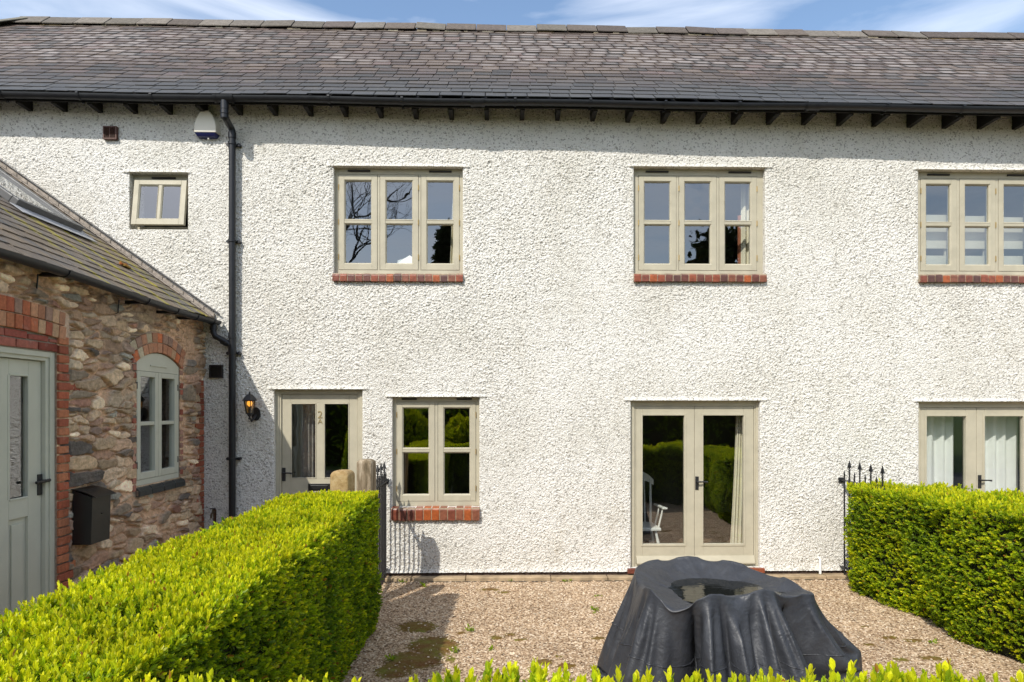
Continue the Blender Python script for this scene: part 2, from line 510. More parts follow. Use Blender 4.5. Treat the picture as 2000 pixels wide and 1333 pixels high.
M['number'] = mat_plain('gilt number', (0.33, 0.25, 0.12), 0.45, 0.5, metal=0.3, var=0.1)
# ================================================================== THE HOUSE
house = thing('house', 'two storey house of white roughcast under a purple slate roof with black gutter', 'house', (0, 0, 0))

# openings in the front wall as seen in the photograph: left, top, right, bottom on the wall face
OPEN = {
    'up1': (651.5, 325.5, 904, 535.2), 'up2': (1237.4, 326.5, 1494, 536), 'up3': (1793, 332.5, 2040, 537.5),
    'small': (252.7, 337.5, 367.6, 449), 'low': (766, 775.5, 936.4, 990.2),
    'door': (535.3, 760.5, 708, 1118), 'french1': (1231.6, 782.5, 1484, 1112), 'french2': (1794, 784.5, 2034, 1112)}
LIPS = {  # drip lip over each opening: left x, right x (pixels), how far it stands out
    'up1': (637, 918), 'up2': (1227, 1509), 'up3': (1783, 2056), 'small': (241, 375), 'low': (752, 951),
    'door': (523, 720), 'french1': (1218, 1499), 'french2': (1784, 2048)}
REVEAL = {k: 0.065 for k in OPEN}; REVEAL['small'] = 0.085
ow = {}
for k, (x0, y0, x1, y1) in OPEN.items():
    a = P(x0, y0); b = P(x1, y1)
    z0 = b.z
    ow[k] = (a.x, b.x, z0, a.z)
    if k == 'door': ow[k] = (a.x, b.x, 0.10, a.z)
    if k.startswith('french'): ow[k] = (a.x, b.x, 0.125, a.z)
WALL_X0, WALL_X1, WALL_Z0, WALL_Z1 = -12.2, 11.0, 0.085, 6.06

def lines(lo, hi, cuts, vis0, vis1, fine, coarse):
    cs = sorted(set([lo, hi, vis0, vis1] + [c for c in cuts if lo < c < hi]))
    out = []
    for a, b in zip(cs[:-1], cs[1:]):
        st = fine if (a >= vis0 - 1e-6 and b <= vis1 + 1e-6) else coarse
        n = max(1, int(math.ceil((b - a) / st - 1e-6)))
        out += list(np.linspace(a, b, n, endpoint=False))
    return np.array(out + [hi])

def build_wall():
    cx = [v for o in ow.values() for v in o[:2]]; cz = [v for o in ow.values() for v in o[2:]]
    xs = lines(WALL_X0, WALL_X1, cx, -6.95, 7.1, 0.0085, 0.3)
    zs = lines(WALL_Z0, WALL_Z1, cz, WALL_Z0, 6.0, 0.0085, 0.2)
    X, Z = np.meshgrid(xs, zs)
    # thrown pebbledash: lumps of two sizes over a hand-worked, slightly wavy wall
    wx = X + 0.012 * (vnoise(X * 30, Z * 30, 3) - 0.5); wz = Z + 0.012 * (vnoise(X * 30, Z * 30, 4) - 0.5)
    f1, f2, i1 = worley(wx / 0.0215, wz / 0.0175, 21)
    h = 0.0140 * np.clip(1 - (f1 / 0.72) ** 1.3, 0, 1) * (0.2 + 0.8 * i1)
    g1, g2, i2 = worley(wx / 0.036 + 7, wz / 0.027, 35)
    h += 0.007 * np.clip(1 - (g1 / 0.5) ** 1.5, 0, 1) * (i2 > 0.6)
    patch = fbm(X * 0.8, Z * 0.8, 50, 3)
    h *= 0.8 + 0.5 * sstep(0.3, 0.7, patch)
    h *= 1 - 0.5 * sstep(5.2, 5.7, Z)
    h += 0.008 * (fbm(X * 0.9, Z * 0.9, 61, 3) - 0.3) + 0.003 * (fbm(X * 3.5, Z * 3.5, 71, 2) - 0.3)
    far = sstep(6.9, 7.09, X) + sstep(-6.8, -6.94, X); h = h * (1 - far) + .006 * far
    h = np.maximum(h, 0.0)
    # bell drip at the foot of the wall and over each opening
    foot = np.clip(1 - (Z - WALL_Z0) / 0.10, 0, 1); h += 0.022 * foot ** 2
    keep = np.ones((len(zs) - 1, len(xs) - 1), bool)
    mxs = 0.5 * (xs[1:] + xs[:-1]); mzs = 0.5 * (zs[1:] + zs[:-1])
    for k, (x0, x1, z0, z1) in ow.items():
        keep &= ~(((mxs > x0) & (mxs < x1))[None, :] & ((mzs > z0) & (mzs < z1))[:, None])
        inx = (X >= x0 - 1e-6) & (X <= x1 + 1e-6); inz = (Z >= z0 - 1e-6) & (Z <= z1 + 1e-6)
        h[inx & inz] = 0.0
        # soften toward the side edges
        dx = np.maximum(x0 - X, X - x1); near = (dx > 0) & (dx < 0.03) & (Z > z0) & (Z < z1)
        h = np.where(near, h * (0.35 + 0.65 * dx / 0.03), h)
        l0, l1 = P(LIPS[k][0], 700).x, P(LIPS[k][1], 700).x
        wav = 0.006 * (vnoise(X * 9, X * 0 + 1.5, 90) - 0.5)
        up = (Z - z1 + wav) / 0.06
        lip = 0.021 * np.clip(1 - up, 0, 1) ** 1.6 * (up >= -0.08)
        endf = sstep(l0 - 0.01, l0 + 0.02, X) * (1 - sstep(l1 - 0.02, l1 + 0.01, X))
        h = np.maximum(h, np.where(Z >= z1 - 1e-6, lip * endf + 0.6 * h * (lip * endf > 0), 0) + np.where(lip * endf > 0, 0, h))
    V = np.stack([X, -h, Z], -1).reshape(-1, 3)
    W = len(xs)
    idx = np.arange(V.shape[0]).reshape(len(zs), W)
    q = np.stack([idx[:-1, :-1], idx[:-1, 1:], idx[1:, 1:], idx[1:, :-1]], -1)[keep]
    # reveals, gable ends and rear of the wall
    ev = []; eq = []
    def quad(a, b, c, d):
        n = len(V) + len(ev); ev.extend([a, b, c, d]); eq.append((n, n + 1, n + 2, n + 3))
    for k, (x0, x1, z0, z1) in ow.items():
        D = 0.32; L = -0.03
        quad((x0, 0, z0), (x0, 0, z1), (x0, D, z1), (x0, D, z0))
        quad((x1, 0, z1), (x1, 0, z0), (x1, D, z0), (x1, D, z1))
        quad((x0, L, z1), (x1, L, z1), (x1, D, z1), (x0, D, z1))
        quad((x1, 0, z0), (x0, 0, z0), (x0, D, z0), (x1, D, z0))
    Y1 = 7.1
    for x in (WALL_X0, WALL_X1): quad((x, 0, 0), (x, Y1, 0), (x, Y1, WALL_Z1), (x, 0, WALL_Z1))
    quad((WALL_X0, Y1, 0), (WALL_X1, Y1, 0), (WALL_X1, Y1, WALL_Z1), (WALL_X0, Y1, WALL_Z1))
    V = np.concatenate([V, np.array(ev)]); q = np.concatenate([q, np.array(eq)])
    np_mesh('wall', V, q, M['render'], house)
build_wall()

pl = MB()
pl.box(WALL_X0, WALL_X1, 0.0, 0.3, -0.05, WALL_Z0 + 0.003)
pl.build('plinth', M['plinth'], house)

# rooms behind the windows
rm = MB()
def room(x0, x1, z0, z1, y0=0.325, y1=4.2):
    a = [(x0, y0, z0), (x1, y0, z0), (x1, y1, z0), (x0, y1, z0), (x0, y0, z1), (x1, y0, z1), (x1, y1, z1), (x0, y1, z1)]
    rm.add(a, [(0, 1, 2, 3), (7, 6, 5, 4), (3, 2, 6, 7), (0, 3, 7, 4), (1, 5, 6, 2)])
room(-6.2, -3.95, 2.75, 5.3); room(-3.9, 0.2, 2.75, 5.3); room(0.25, 4.6, 2.75, 5.3); room(4.65, 9.0, 2.75, 5.3)
room(-3.9, -1.65, 0.1, 2.6); room(-1.6, 0.3, 0.1, 2.6); room(0.35, 4.6, 0.1, 2.6); room(4.65, 9.0, 0.1, 2.6)
rm.build('room_interior', M['room'], house)
fl = MB()
for x0, x1 in ((-3.88, -1.67), (-1.58, 0.28), (0.37, 4.58), (4.67, 8.98)):
    fl.add([(x0, 0.33, 0.104), (x1, 0.33, 0.104), (x1, 4.19, 0.104), (x0, 4.19, 0.104)], [(0, 1, 2, 3)])
fl.build('room_floor', M['floor'], house)

# ------------------------------------------------------------------ roof: real slates on a bilinear slope
EAVE_A, EAVE_B = P(0, 176.5, -0.235), P(2000, 205.5, -0.345)      # two points on the front edge of the slates
RIDGE_A, RIDGE_B = P(55, 44, 3.45), P(2000, 76, 3.45)
def line_at(a, b, x):
    t = (x - a.x) / (b.x - a.x); return a + (b - a) * t
def roof_pt(x, v, lift=0.0):
    e = line_at(EAVE_A, EAVE_B, x); r = line_at(RIDGE_A, RIDGE_B, x)
    p = e + (r - e) * v
    sag = -0.03 * math.sin(math.pi * v) + 0.03 * (float(vnoise(np.array([x * 0.5]), np.array([v * 1.5]), 5)[0]) - 0.5)
    n = Vector((0, -0.64, 0.768))
    return p + n * (lift + sag)
SLOPE_L = (line_at(RIDGE_A, RIDGE_B, 0) - line_at(EAVE_A, EAVE_B, 0)).length
HIP_X = RIDGE_A.x
HIP_RUN = 3.75

def slate_roof(name, pt, x_of_v, xmin, xmax, L, gauge, width, cols, pale_f, mat, parent, seed, moss_f=None):
    r = random.Random(seed)
    vs, fs, cs, pal, uvs, mos = [], [], [], [], [], []
    rows = int(math.ceil(L / gauge))
    for j in range(rows):
        s0 = j * gauge; s1 = min(L, s0 + gauge * 2.0)
        x = xmin - width * (0.5 if j % 2 else 0.0) - r.random() * 0.02
        while x < xmax:
            w = width * r.uniform(0.90, 1.10)
            a, b = x + 0.0055, x + w - 0.0055; x += w
            lo = x_of_v(s0 / L)
            if b < lo: continue
            a = max(a, lo)
            if b - a < 0.04: continue
            d0 = r.gauss(0, 0.006); d1 = d0 + r.gauss(0, 0.004)
            slip = 0.05 if r.random() < 0.008 else 0.0
            lf = 0.010 + r.random() * 0.006
            v0a, v0b, v1 = (s0 + d0 - slip) / L, (s0 + d1 - slip) / L, s1 / L
            n0 = len(vs)
            vs += [pt(a, v0a, lf), pt(b, v0b, lf + r.uniform(-.002, .002)), pt(b, v1, -0.004), pt(a, v1, -0.004),
                   pt(a, v0a, lf - 0.010), pt(b, v0b, lf - 0.010)]
            fs += [(n0, n0 + 1, n0 + 2, n0 + 3), (n0 + 4, n0 + 5, n0 + 1, n0), (n0 + 4, n0, n0 + 3), (n0 + 1, n0 + 5, n0 + 2)]
            vis = gauge / (s1 - s0)
            uvs += [(0, 0), (1, 0), (1, 1 / vis), (0, 1 / vis), (0, -.2), (1, -.2), (1, 0), (0, 0), (0, -.2), (0, 0), (0, 1), (1, 0), (1, -.2), (1, 1)]
            c = cols(a, s0 / L, r); pf = pale_f(a, s0 / L, r); mf = moss_f(a, s0 / L, r) if moss_f else 0.0
            cs += [c] * 6; pal += [pf] * 6; mos += [mf] * 6
    # underlay board a little below
    xs = np.linspace(x_of_v(0.0), xmax, 40)
    for k in range(39):
        n0 = len(vs)
        xa, xb = xs[k], xs[k + 1]
        vs += [pt(max(xa, x_of_v(0)), 0.004, -0.03), pt(xb, 0.004, -0.03), pt(max(xb, x_of_v(1)), 1, -0.03), pt(max(xa, x_of_v(1)), 1, -0.03)]
        fs.append((n0, n0 + 1, n0 + 2, n0 + 3)); uvs += [(0, 0), (1, 0), (1, 1), (0, 1)]
        cs += [(0.02, 0.02, 0.02)] * 4; pal += [0] * 4; mos += [0] * 4
    off = wloc(parent)
    me = bpy.data.meshes.new(name)
    me.from_pydata([tuple(Vector(p) - off) for p in vs], [], fs)
    uvl = me.uv_layers.new(name='UVMap'); uvl.data.foreach_set('uv', np.array(uvs, dtype=np.float32).ravel())
    at = me.color_attributes.new('Col', 'FLOAT_COLOR', 'POINT')
    at.data.foreach_set('color', np.array([(*c, 1) for c in cs], dtype=np.float32).ravel())
    for nm, arr in (('pale', pal), ('moss', mos)):
        a = me.attributes.new(nm, 'FLOAT', 'POINT'); a.data.foreach_set('value', np.array(arr, dtype=np.float32))
    me.update()
    return link(name, me, mat, parent)

def n1(x, y, s): return float(fbm(np.array([x]), np.array([y]), s, 3)[0])
def main_col(x, v, r):
    k = n1(x * 0.7, v * 4, 12)
    low = max(0.0, 1 - v / 0.33) * (0.5 + k)               # grey clean slates in the lowest courses
    p = r.random()
    purple = (0.080, 0.058, 0.045) if p < 0.5 else ((0.108, 0.080, 0.060) if p < 0.8 else (0.050, 0.042, 0.034))
    if r.random() < 0.05: purple = (0.125, 0.088, 0.075)
    grey = (0.058, 0.057, 0.055)
    t = min(1.0, low * 1.1)
    b = r.uniform(0.85, 1.15)
    return tuple((a * (1 - t) + g * t) * b for a, g in zip(purple, grey))
def main_pale(x, v, r):
    k = n1(x * 0.8 + v * 2.2, v * 2.6 - x * .2, 33); edge = 0.20 + 0.28 * (n1(x * 0.35, 0.3, 44) - 0.2)
    m = max(0.0, min(1.0, (v - edge) / 0.18)) * (0.35 + 1.0 * max(0.0, min(1.0, (k - 0.28) / 0.3)))
    return m * r.choice([r.uniform(.15, .5), r.uniform(.5, 1.0), r.uniform(.7, 1.1)]) * (1.0 - 0.30 * v)
roof = slate_roof('roof', roof_pt, lambda v: HIP_X - HIP_RUN * (1 - v), -13.0, 11.2, SLOPE_L, 0.205, 0.262, main_col, main_pale, M['slate'], house, 5)

# ridge and hip tiles, and the rear slope
rd = MB()
def ridge_tile(a, b, col, w=0.23, t=0.02, drop=0.215):
    a, b = Vector(a), Vector(b); d = (b - a)
    fw = Vector((0, -1, 0)); bk = Vector((0, 1, 0))
    for side in (fw, bk):
        q = []
        for p in (a, b):
            q.append([p + Vector((0, 0, 0.02)), p + side * w - Vector((0, 0, drop)), p + side * w - Vector((0, 0, drop + t)) - side * 0.004, p + Vector((0, 0, 0.02 - t * 1.4))])
        rd.hexa(q[0], q[1], col)
rr = random.Random(3)
x = HIP_X - .14
while x < 11.0:
    L = 0.545
    za = line_at(RIDGE_A, RIDGE_B, x); zb = line_at(RIDGE_A, RIDGE_B, x + L - 0.012)
    wob = 0.022 * (n1(x * 0.9, 0.7, 8) - 0.5) * 2
    j0, j1 = rr.gauss(0, 0.006), rr.gauss(0, 0.006)
    g = rr.uniform(0.8, 1.15)
    c = rr.choice([(0.115, 0.095, 0.080), (0.13, 0.115, 0.095), (0.10, 0.082, 0.072), (0.15, 0.132, 0.112)])
    ridge_tile(za + Vector((0, 0, 0.088 + wob + j0)), zb + Vector((0, 0, 0.088 + wob + j1)), tuple(q * g for q in c))
    x += L
# mortar bedding line under the tiles
x = HIP_X
while x < 11.0:
    za = line_at(RIDGE_A, RIDGE_B, x)
    if rr.random() < 0.75:
        w = rr.uniform(0.05, 0.3)
        o = roof_pt(x, 0.948 + rr.uniform(-.003, .003), 0.012)
        rd.box(o.x, o.x + w, o.y - 0.005, o.y + 0.10, o.z - 0.02, o.z + rr.uniform(0.012, 0.025), rr.choice([(0.30, 0.27, 0.20), (0.12, 0.085, 0.04), (0.2, 0.17, 0.12)]))
    x += rr.uniform(0.1, 0.45)
# hip tiles going down at the left
for i in range(9):
    v0, v1 = 1 - i * 0.115, 1 - (i + 1) * 0.115 + 0.004
    def hp(v):
        e = HIP_X - HIP_RUN * (1 - v)
        return roof_pt(e, v, 0.0)
    a, b = hp(v0) + Vector((-0.04, 0, 0.10)), hp(v1) + Vector((-0.04, 0, 0.10))
    g = rr.uniform(0.85, 1.2)
    d = (b - a).normalized(); s = d.cross(Vector((0, 0, 1))).normalized()
    for sg in (1, -1):
        q = [[p + Vector((0, 0, .02)), p + s * sg * 0.17 - Vector((0, 0, .08)), p + s * sg * 0.166 - Vector((0, 0, .1)), p] for p in (a, b)]
        rd.hexa(q[0], q[1], (0.155 * g, 0.145 * g, 0.115 * g))
rd.build('ridge', M['ridge'], roof, bevel=0.006)
rs = MB()
ra, rb = line_at(RIDGE_A, RIDGE_B, HIP_X), line_at(RIDGE_A, RIDGE_B, 11.2)
rs.add([ra, rb, (11.2, 7.3, 5.9), (HIP_X - HIP_RUN, 7.3, 5.9)], [(0, 1, 2, 3)], (0.09, 0.08, 0.08))
rs.add([ra, (HIP_X - HIP_RUN, 7.3, 5.9), (HIP_X - HIP_RUN, -0.2, 5.9)], [(0, 1, 2)], (0.09, 0.08, 0.08))
rs.build('rear_slope', M['ridge'], roof)

# ------------------------------------------------------------------ gutter, clips, rafter feet
def gutter_pt(x, dz=0.0):
    a, b = P(0, 187.0, -0.285), P(2000, 215.6, -0.395)
    p = line_at(a, b, x); p.z += dz + 0.006 * math.sin(x * 1.9) ; return p
def half_round(mb, xs, r=0.053, t=0.006, col=None):
    n = 12; ring = []
    for x in xs:
        p = gutter_pt(x); q = []
        for k in range(n + 1):
            w = math.pi + math.pi * k / n
            q.append(p + Vector((0, math.cos(w) * r, math.sin(w) * r * 1.05 + 0.02)))
        for k in range(n, -1, -1):
            w = math.pi + math.pi * k / n
            q.append(p + Vector((0, math.cos(w) * (r - t), math.sin(w) * (r - t) * 1.05 + 0.02)))
        ring.append(q)
    m = len(ring[0]); vs = [v for q in ring for v in q]
    fs = [(i * m + k, i * m + (k + 1) % m, (i + 1) * m + (k + 1) % m, (i + 1) * m + k) for i in range(len(xs) - 1) for k in range(m)]
    mb.add(vs, fs, col)
gm = MB(); half_round(gm, list(np.linspace(-12.2, 11.1, 60)))
gutter = gm.build('gutter', M['black'], house, smooth=True)
def px_x(px): return P(px, 200, -0.33).x
def clip_mesh(px, w=0.028, r=0.060):
    m = MB(); x = px_x(px)
    half_round(m, [x - w / 2, x + w / 2], r, 0.008)
    p = gutter_pt(x)
    m.box(x - w / 2, x + w / 2, p.y + 0.055, p.y + 0.075, p.z - 0.05, p.z + 0.02)
    m.box(x - w / 2, x + w / 2, p.y - 0.067, p.y - 0.05, p.z + 0.015, p.z + 0.032)
    return m
for px in (0, 152, 296, 643, 786, 1006, 1152, 1297, 1440, 1724, 1870):
    clip_mesh(px).build('gutter_clip', M['black'], gutter, smooth=True)
for a, b in ((923, 943), (1573, 1593)):
    m = MB(); half_round(m, [px_x(a - 4), px_x(b + 4)], 0.062, 0.006)
    for p_ in (a, b): half_round(m, [px_x(p_) - 0.016, px_x(p_) + 0.016], 0.067, 0.008)
    m.build('gutter_union', M['black'], gutter, smooth=True)
xo = px_x(437)
m = MB(); half_round(m, [xo - 0.115, xo + 0.115], 0.063, 0.006)
for s in (-0.1, 0.1): half_round(m, [xo + s - 0.016, xo + s + 0.016], 0.069, 0.008)
p = gutter_pt(xo)
m.tube([p + Vector((0, 0, -0.03)), p + Vector((0, 0, -0.13))], 0.046, 16)
m.build('gutter_outlet', M['black'], gutter, smooth=True)
for k in range(-4, 36):
    x = px_x(19 + 71.6 * k) if k >= 0 else px_x(19 + 71.6 * k)
    g = gutter_pt(x); w = 0.027
    m = MB(); yb = g.y + 0.076
    m.hexa([(x - w, yb, g.z - 0.052), (x + w, yb, g.z - 0.052), (x + w, yb, g.z + 0.05), (x - w, yb, g.z + 0.05)],
           [(x - w, 0.0, g.z - 0.058), (x + w, 0.0, g.z - 0.058), (x + w, 0.0, g.z + 0.23), (x - w, 0.0, g.z + 0.23)])
    m.build('rafter_foot', M['timber'], house)
m = MB()
for xa, xb in zip(np.linspace(-12.2, 11, 30)[:-1], np.linspace(-12.2, 11, 30)[1:]):
    ga, gb = gutter_pt(xa), gutter_pt(xb)
    m.hexa([(xa, ga.y + 0.058, ga.z - 0.035), (xb, gb.y + 0.058, gb.z - 0.035), (xb, gb.y + 0.058, gb.z + 0.058), (xa, ga.y + 0.058, ga.z + 0.058)],
           [(xa, ga.y + 0.074, ga.z - 0.035), (xb, gb.y + 0.074, gb.z - 0.035), (xb, gb.y + 0.074, gb.z + 0.058), (xa, ga.y + 0.074, ga.z + 0.058)])
m.build('leak_board', M['timber'], house)  # board added behind the gutter to stop sun leaking under the slates
# soffit boards closing the eaves between rafters
m = MB()
for xa, xb in zip(np.linspace(-12.2, 11, 30)[:-1], np.linspace(-12.2, 11, 30)[1:]):
    ga, gb = gutter_pt(xa), gutter_pt(xb)
    m.hexa([(xa, ga.y + 0.05, ga.z + 0.055), (xb, gb.y + 0.05, gb.z + 0.055), (xb, 0.02, gb.z + 0.26), (xa, 0.02, ga.z + 0.26)],
           [(xa, ga.y + 0.05, ga.z + 0.068), (xb, gb.y + 0.05, gb.z + 0.068), (xb, 0.02, gb.z + 0.275), (xa, 0.02, ga.z + 0.275)])
m.build('eaves_board', M['timber'], house)

# ------------------------------------------------------------------ main downpipe
DPX = P(453.5, 600, -0.085).x; DPY = -0.085; DPR = 0.0395
dp = MB()
top = gutter_pt(xo) + Vector((0, 0, -0.10))
bend = P(455, 262, DPY)
dp.tube([(xo, top.y, top.z), (xo, top.y, top.z - 0.10), (xo + 0.006, top.y + 0.01, top.z - 0.125), (DPX - 0.01, DPY - 0.01, bend.z + 0.07), (DPX, DPY, bend.z + 0.04), (DPX, DPY, bend.z - 0.05)], DPR, 16)
dp.tube([(DPX, DPY, bend.z - 0.02), (DPX, DPY, 0.05)], DPR, 18)
zj = P(453, 672, DPY).z
for z, hh, rr_ in ((top.z - 0.06, 0.05, .046), (top.z - 0.115, 0.04, .046), (bend.z - 0.02, 0.07, .047), (zj + 0.10, 0.06, .047), (zj - 0.07, 0.07, .047)):
    cx, cy = (xo, top.y) if z > bend.z + 0.06 else (DPX, DPY)
    dp.tube([(cx, cy, z - hh / 2), (cx, cy, z + hh / 2)], rr_, 18)
pipe = dp.build('downpipe', M['black'], house, smooth=True)
for py in (281, 471, 690, 897):
    z = P(453, py, DPY).z; m = MB()
    m.tube([(DPX, DPY, z - 0.015), (DPX, DPY, z + 0.015)], 0.049, 16)
    m.box(DPX - 0.075, DPX + 0.075, -0.045, -0.002, z - 0.012, z + 0.012)
    for s in (-1, 1): m.tube([(DPX + s * 0.068, -0.06, z), (DPX + s * 0.068, 0.0, z)], 0.02, 10)
    m.build('pipe_clip', M['black'], pipe, smooth=True)

# ------------------------------------------------------------------ windows
def sill_bricks(parent, x0, x1, ztop, h, seed, n):
    r = random.Random(seed); m = MB(); w = (x1 - x0) / n
    cols = [(0.25, 0.070, 0.034), (0.19, 0.060, 0.036), (0.34, 0.090, 0.026), (0.14, 0.052, 0.038), (0.10, 0.045, 0.036), (0.22, 0.085, 0.050)]
    for i in range(n):
        a, b = x0 + i * w + 0.005, x0 + (i + 1) * w - 0.005
        c = r.choice(cols); f = -0.055 + r.uniform(-.004, .004); zt = ztop + r.uniform(-.003, .003)
        prof = [(0.064, zt - h), (f, zt - h), (f, zt - 0.045)]
        for k in range(1, 6):
            t = math.pi / 2 * k / 5
            prof.append((f + 0.045 * (1 - math.cos(t)), zt - 0.045 + 0.040 * math.sin(t)))
        prof += [(0.064, zt)]
        m.prism([(a, y, z) for y, z in prof], (b - a, 0, 0), c)
    m.box(x0 + 0.004, x1 - 0.004, -0.048, 0.060, ztop - h + 0.004, ztop - 0.012, (0.36, 0.29, 0.20))
    return m.build('sill', M['sill'], parent, bevel=0.004)

def sash_mesh(x0, x1, z0, z1, yf, yb, st, rt, rb, bar=None, bw=0.05, vbar=None):
    """casement ring with glazing bead; returns MB and the list of glazed holes"""
    m = MB(); lip = 0.010
    m.box(x0, x0 + st, yf, yb, z0, z1); m.box(x1 - st, x1, yf, yb, z0, z1)
    m.box(x0 + st, x1 - st, yf, yb, z1 - rt, z1); m.box(x0 + st, x1 - st, yf, yb, z0, z0 + rb)
    holes = []
    cz = [(z0 + rb, z1 - rt)] if bar is None else [(z0 + rb, bar - bw / 2), (bar + bw / 2, z1 - rt)]
    cx = [(x0 + st, x1 - st)] if vbar is None else [(x0 + st, vbar - bw / 2), (vbar + bw / 2, x1 - st)]
    if bar is not None: m.box(x0 + st, x1 - st, yf + 0.006, yb, bar - bw / 2, bar + bw / 2)
    if vbar is not None: m.box(vbar - bw / 2, vbar + bw / 2, yf + 0.006, yb, z0 + rb, z1 - rt)
    for a, b in cx:
        for c, d in cz:
            holes.append((a, b, c, d))
            # sloped bead round the pane
            i = 0.014; y1, y2 = yf + 0.002, yf + 0.016
            for q0, q1 in (((a, c), (b, c)), ((b, c), (b, d)), ((b, d), (a, d)), ((a, d), (a, c))):
                def inn(p): return (a + i if p[0] == a else b - i, c + i if p[1] == c else d - i)
                A, B = q0, q1; A2, B2 = inn(A), inn(B)
                m.add([(A[0], y1, A[1]), (B[0], y1, B[1]), (B2[0], y2, B2[1]), (A2[0], y2, A2[1]), (A2[0], yb - .004, A2[1]), (B2[0], yb - .004, B2[1])],
                      [(0, 1, 2, 3), (3, 2, 5, 4)])
    return m, holes
def glass_mesh(parent, holes, y, mat, name='glass'):
    m = MB()
    for a, b, c, d in holes: m.add([(a, y, c), (b, y, c), (b, y, d), (a, y, d)], [(0, 1, 2, 3)])
    return m.build(name, mat, parent)
def hinges(parent, x, zs, y):
    for z in zs:
        m = MB(); m.tube([(x, y - 0.004, z - 0.035), (x, y - 0.004, z + 0.035)], 0.006, 8)
        m.build('hinge', M['brass'], parent)
def trickle(parent, x0, x1, z, y):
    m = MB(); m.box(x0, x1, y - 0.014, y, z - 0.012, z + 0.010); m.box(x0 + .006, x1 - .006, y - 0.018, y - 0.014, z - 0.008, z - 0.002)
    m.build('trickle_vent', M['dark_vent'], parent, bevel=0.003)

def casement_window(key, n, cw, gap, head, foot, hinge_sides, sill_n, seed, glasses, sill_h=0.112, bar_frac=0.5, vents=True):
    x0, x1, z0, z1 = ow[key]; yf = REVEAL[key]; yb = yf + 0.09
    jamb = ((x1 - x0) - n * cw - (n - 1) * gap) / 2
    f = MB()
    f.box(x0, x0 + jamb, yf, yb, z0, z1); f.box(x1 - jamb, x1, yf, yb, z0, z1)
    f.box(x0 + jamb, x1 - jamb, yf, yb, z1 - head, z1); f.box(x0 + jamb, x1 - jamb, yf, yb, z0, z0 + foot)
    for i in range(n - 1):
        xm = x0 + jamb + (i + 1) * cw + i * gap
        f.box(xm, xm + gap, yf, yb, z0 + foot, z1 - head)
    # rebate behind the casements
    win = f.build('window', M['paint'], house, bevel=0.0025)
    for i in range(n):
        a = x0 + jamb + i * (cw + gap) + 0.004; b = a + cw - 0.008
        c, d = z0 + foot + 0.004, z1 - head - 0.004
        sm, holes = sash_mesh(a, b, c, d, yf - 0.004, yf + 0.055, 0.066, 0.066, 0.074, bar=c + 0.008 + (d - c) * bar_frac, bw=0.042)
        s = sm.build('casement', M['paint'], win, bevel=0.0025)
        glass_mesh(win, holes, yf + 0.026, glasses[i % len(glasses)])
        hx = a - 0.002 if hinge_sides[i] == 'L' else b + 0.002
        hinges(win, hx, (c + 0.16, (c + d) / 2, d - 0.16), yf - 0.004)
    if vents:
        for fr in ((0.10, 0.275), (0.735, 0.91)) if n > 1 else ():
            trickle(win, x0 + (x1 - x0) * fr[0], x0 + (x1 - x0) * fr[1], z1 - head * 0.42, yf)
    if sill_n: sill_bricks(win, x0 - 0.008, x1 + 0.008, z0 + 0.003, sill_h, seed, sill_n)
    return win

casement_window('up1', 3, 0.49, 0.028, 0.072, 0.056, 'LRR', 17, 1, [M['glass'], M['glass'], M['glass']])
casement_window('up2', 3, 0.49, 0.028, 0.082, 0.056, 'LLR', 17, 2, [M['glass'], M['glass_wavy'], M['glass']])
casement_window('up3', 3, 0.475, 0.034, 0.080, 0.056, 'LRR', 17, 3, [M['glass'], M['glass'], M['glass']])
casement_window('low', 2, 0.485, 0.034, 0.062, 0.060, 'LR', 11, 4, [M['glass_low'], M['glass_low']], sill_h=0.165, bar_frac=0.505)

# small top window with its sash pushed open at the foot
def small_window():
    x0, x1, z0, z1 = ow['small']; yf = REVEAL['small']; yb = yf + 0.08
    f = MB(); j = 0.05; hd = 0.082; ft = 0.055
    f.box(x0, x0 + j, yf, yb, z0, z1); f.box(x1 - j, x1, yf, yb, z0, z1)
    f.box(x0 + j, x1 - j, yf, yb, z1 - hd, z1); f.box(x0 + j, x1 - j, yf, yb, z0, z0 + ft)
    win = f.build('window', M['paint'], house, bevel=0.0025)
    a, b, c, d = x0 + j - 0.012, x1 - j + 0.012, z0 + ft - 0.012, z1 - hd + 0.004
    sm, holes = sash_mesh(a, b, c, d, -0.045, 0.0, 0.062, 0.062, 0.070, vbar=(a + b) / 2, bw=0.040)
    gm_ = MB()
    for q in holes: gm_.add([(q[0], -0.022, q[2]), (q[1], -0.022, q[2]), (q[1], -0.022, q[3]), (q[0], -0.022, q[3])], [(0, 1, 2, 3)])
    ang = R(-7.5); ca, sa = math.cos(ang), math.sin(ang)
    for mb in (sm, gm_):
        mb.v = [(x, yf + 0.0 + ca * y - sa * (z - d) * 1.0, d + sa * y + ca * (z - d)) for x, y, z in mb.v]
        mb.v = [(x, y, z) for x, y, z in mb.v]
    sm.build('casement', M['paint'], win, bevel=0.0025)
    gm_.build('glass', M['glass'], win)
    trickle(win, x0 + (x1 - x0) * 0.32, x0 + (x1 - x0) * 0.73, z1 - 0.035, yf)
    m = MB(); m.tube([((x0 + x1) / 2 - 0.09, yf - 0.05, z0 + ft + 0.01), ((x0 + x1) / 2 + 0.09, yf - 0.05, z0 + ft + 0.012)], 0.006, 8); m.build('window_stay', M['brass'], win)
small_window()

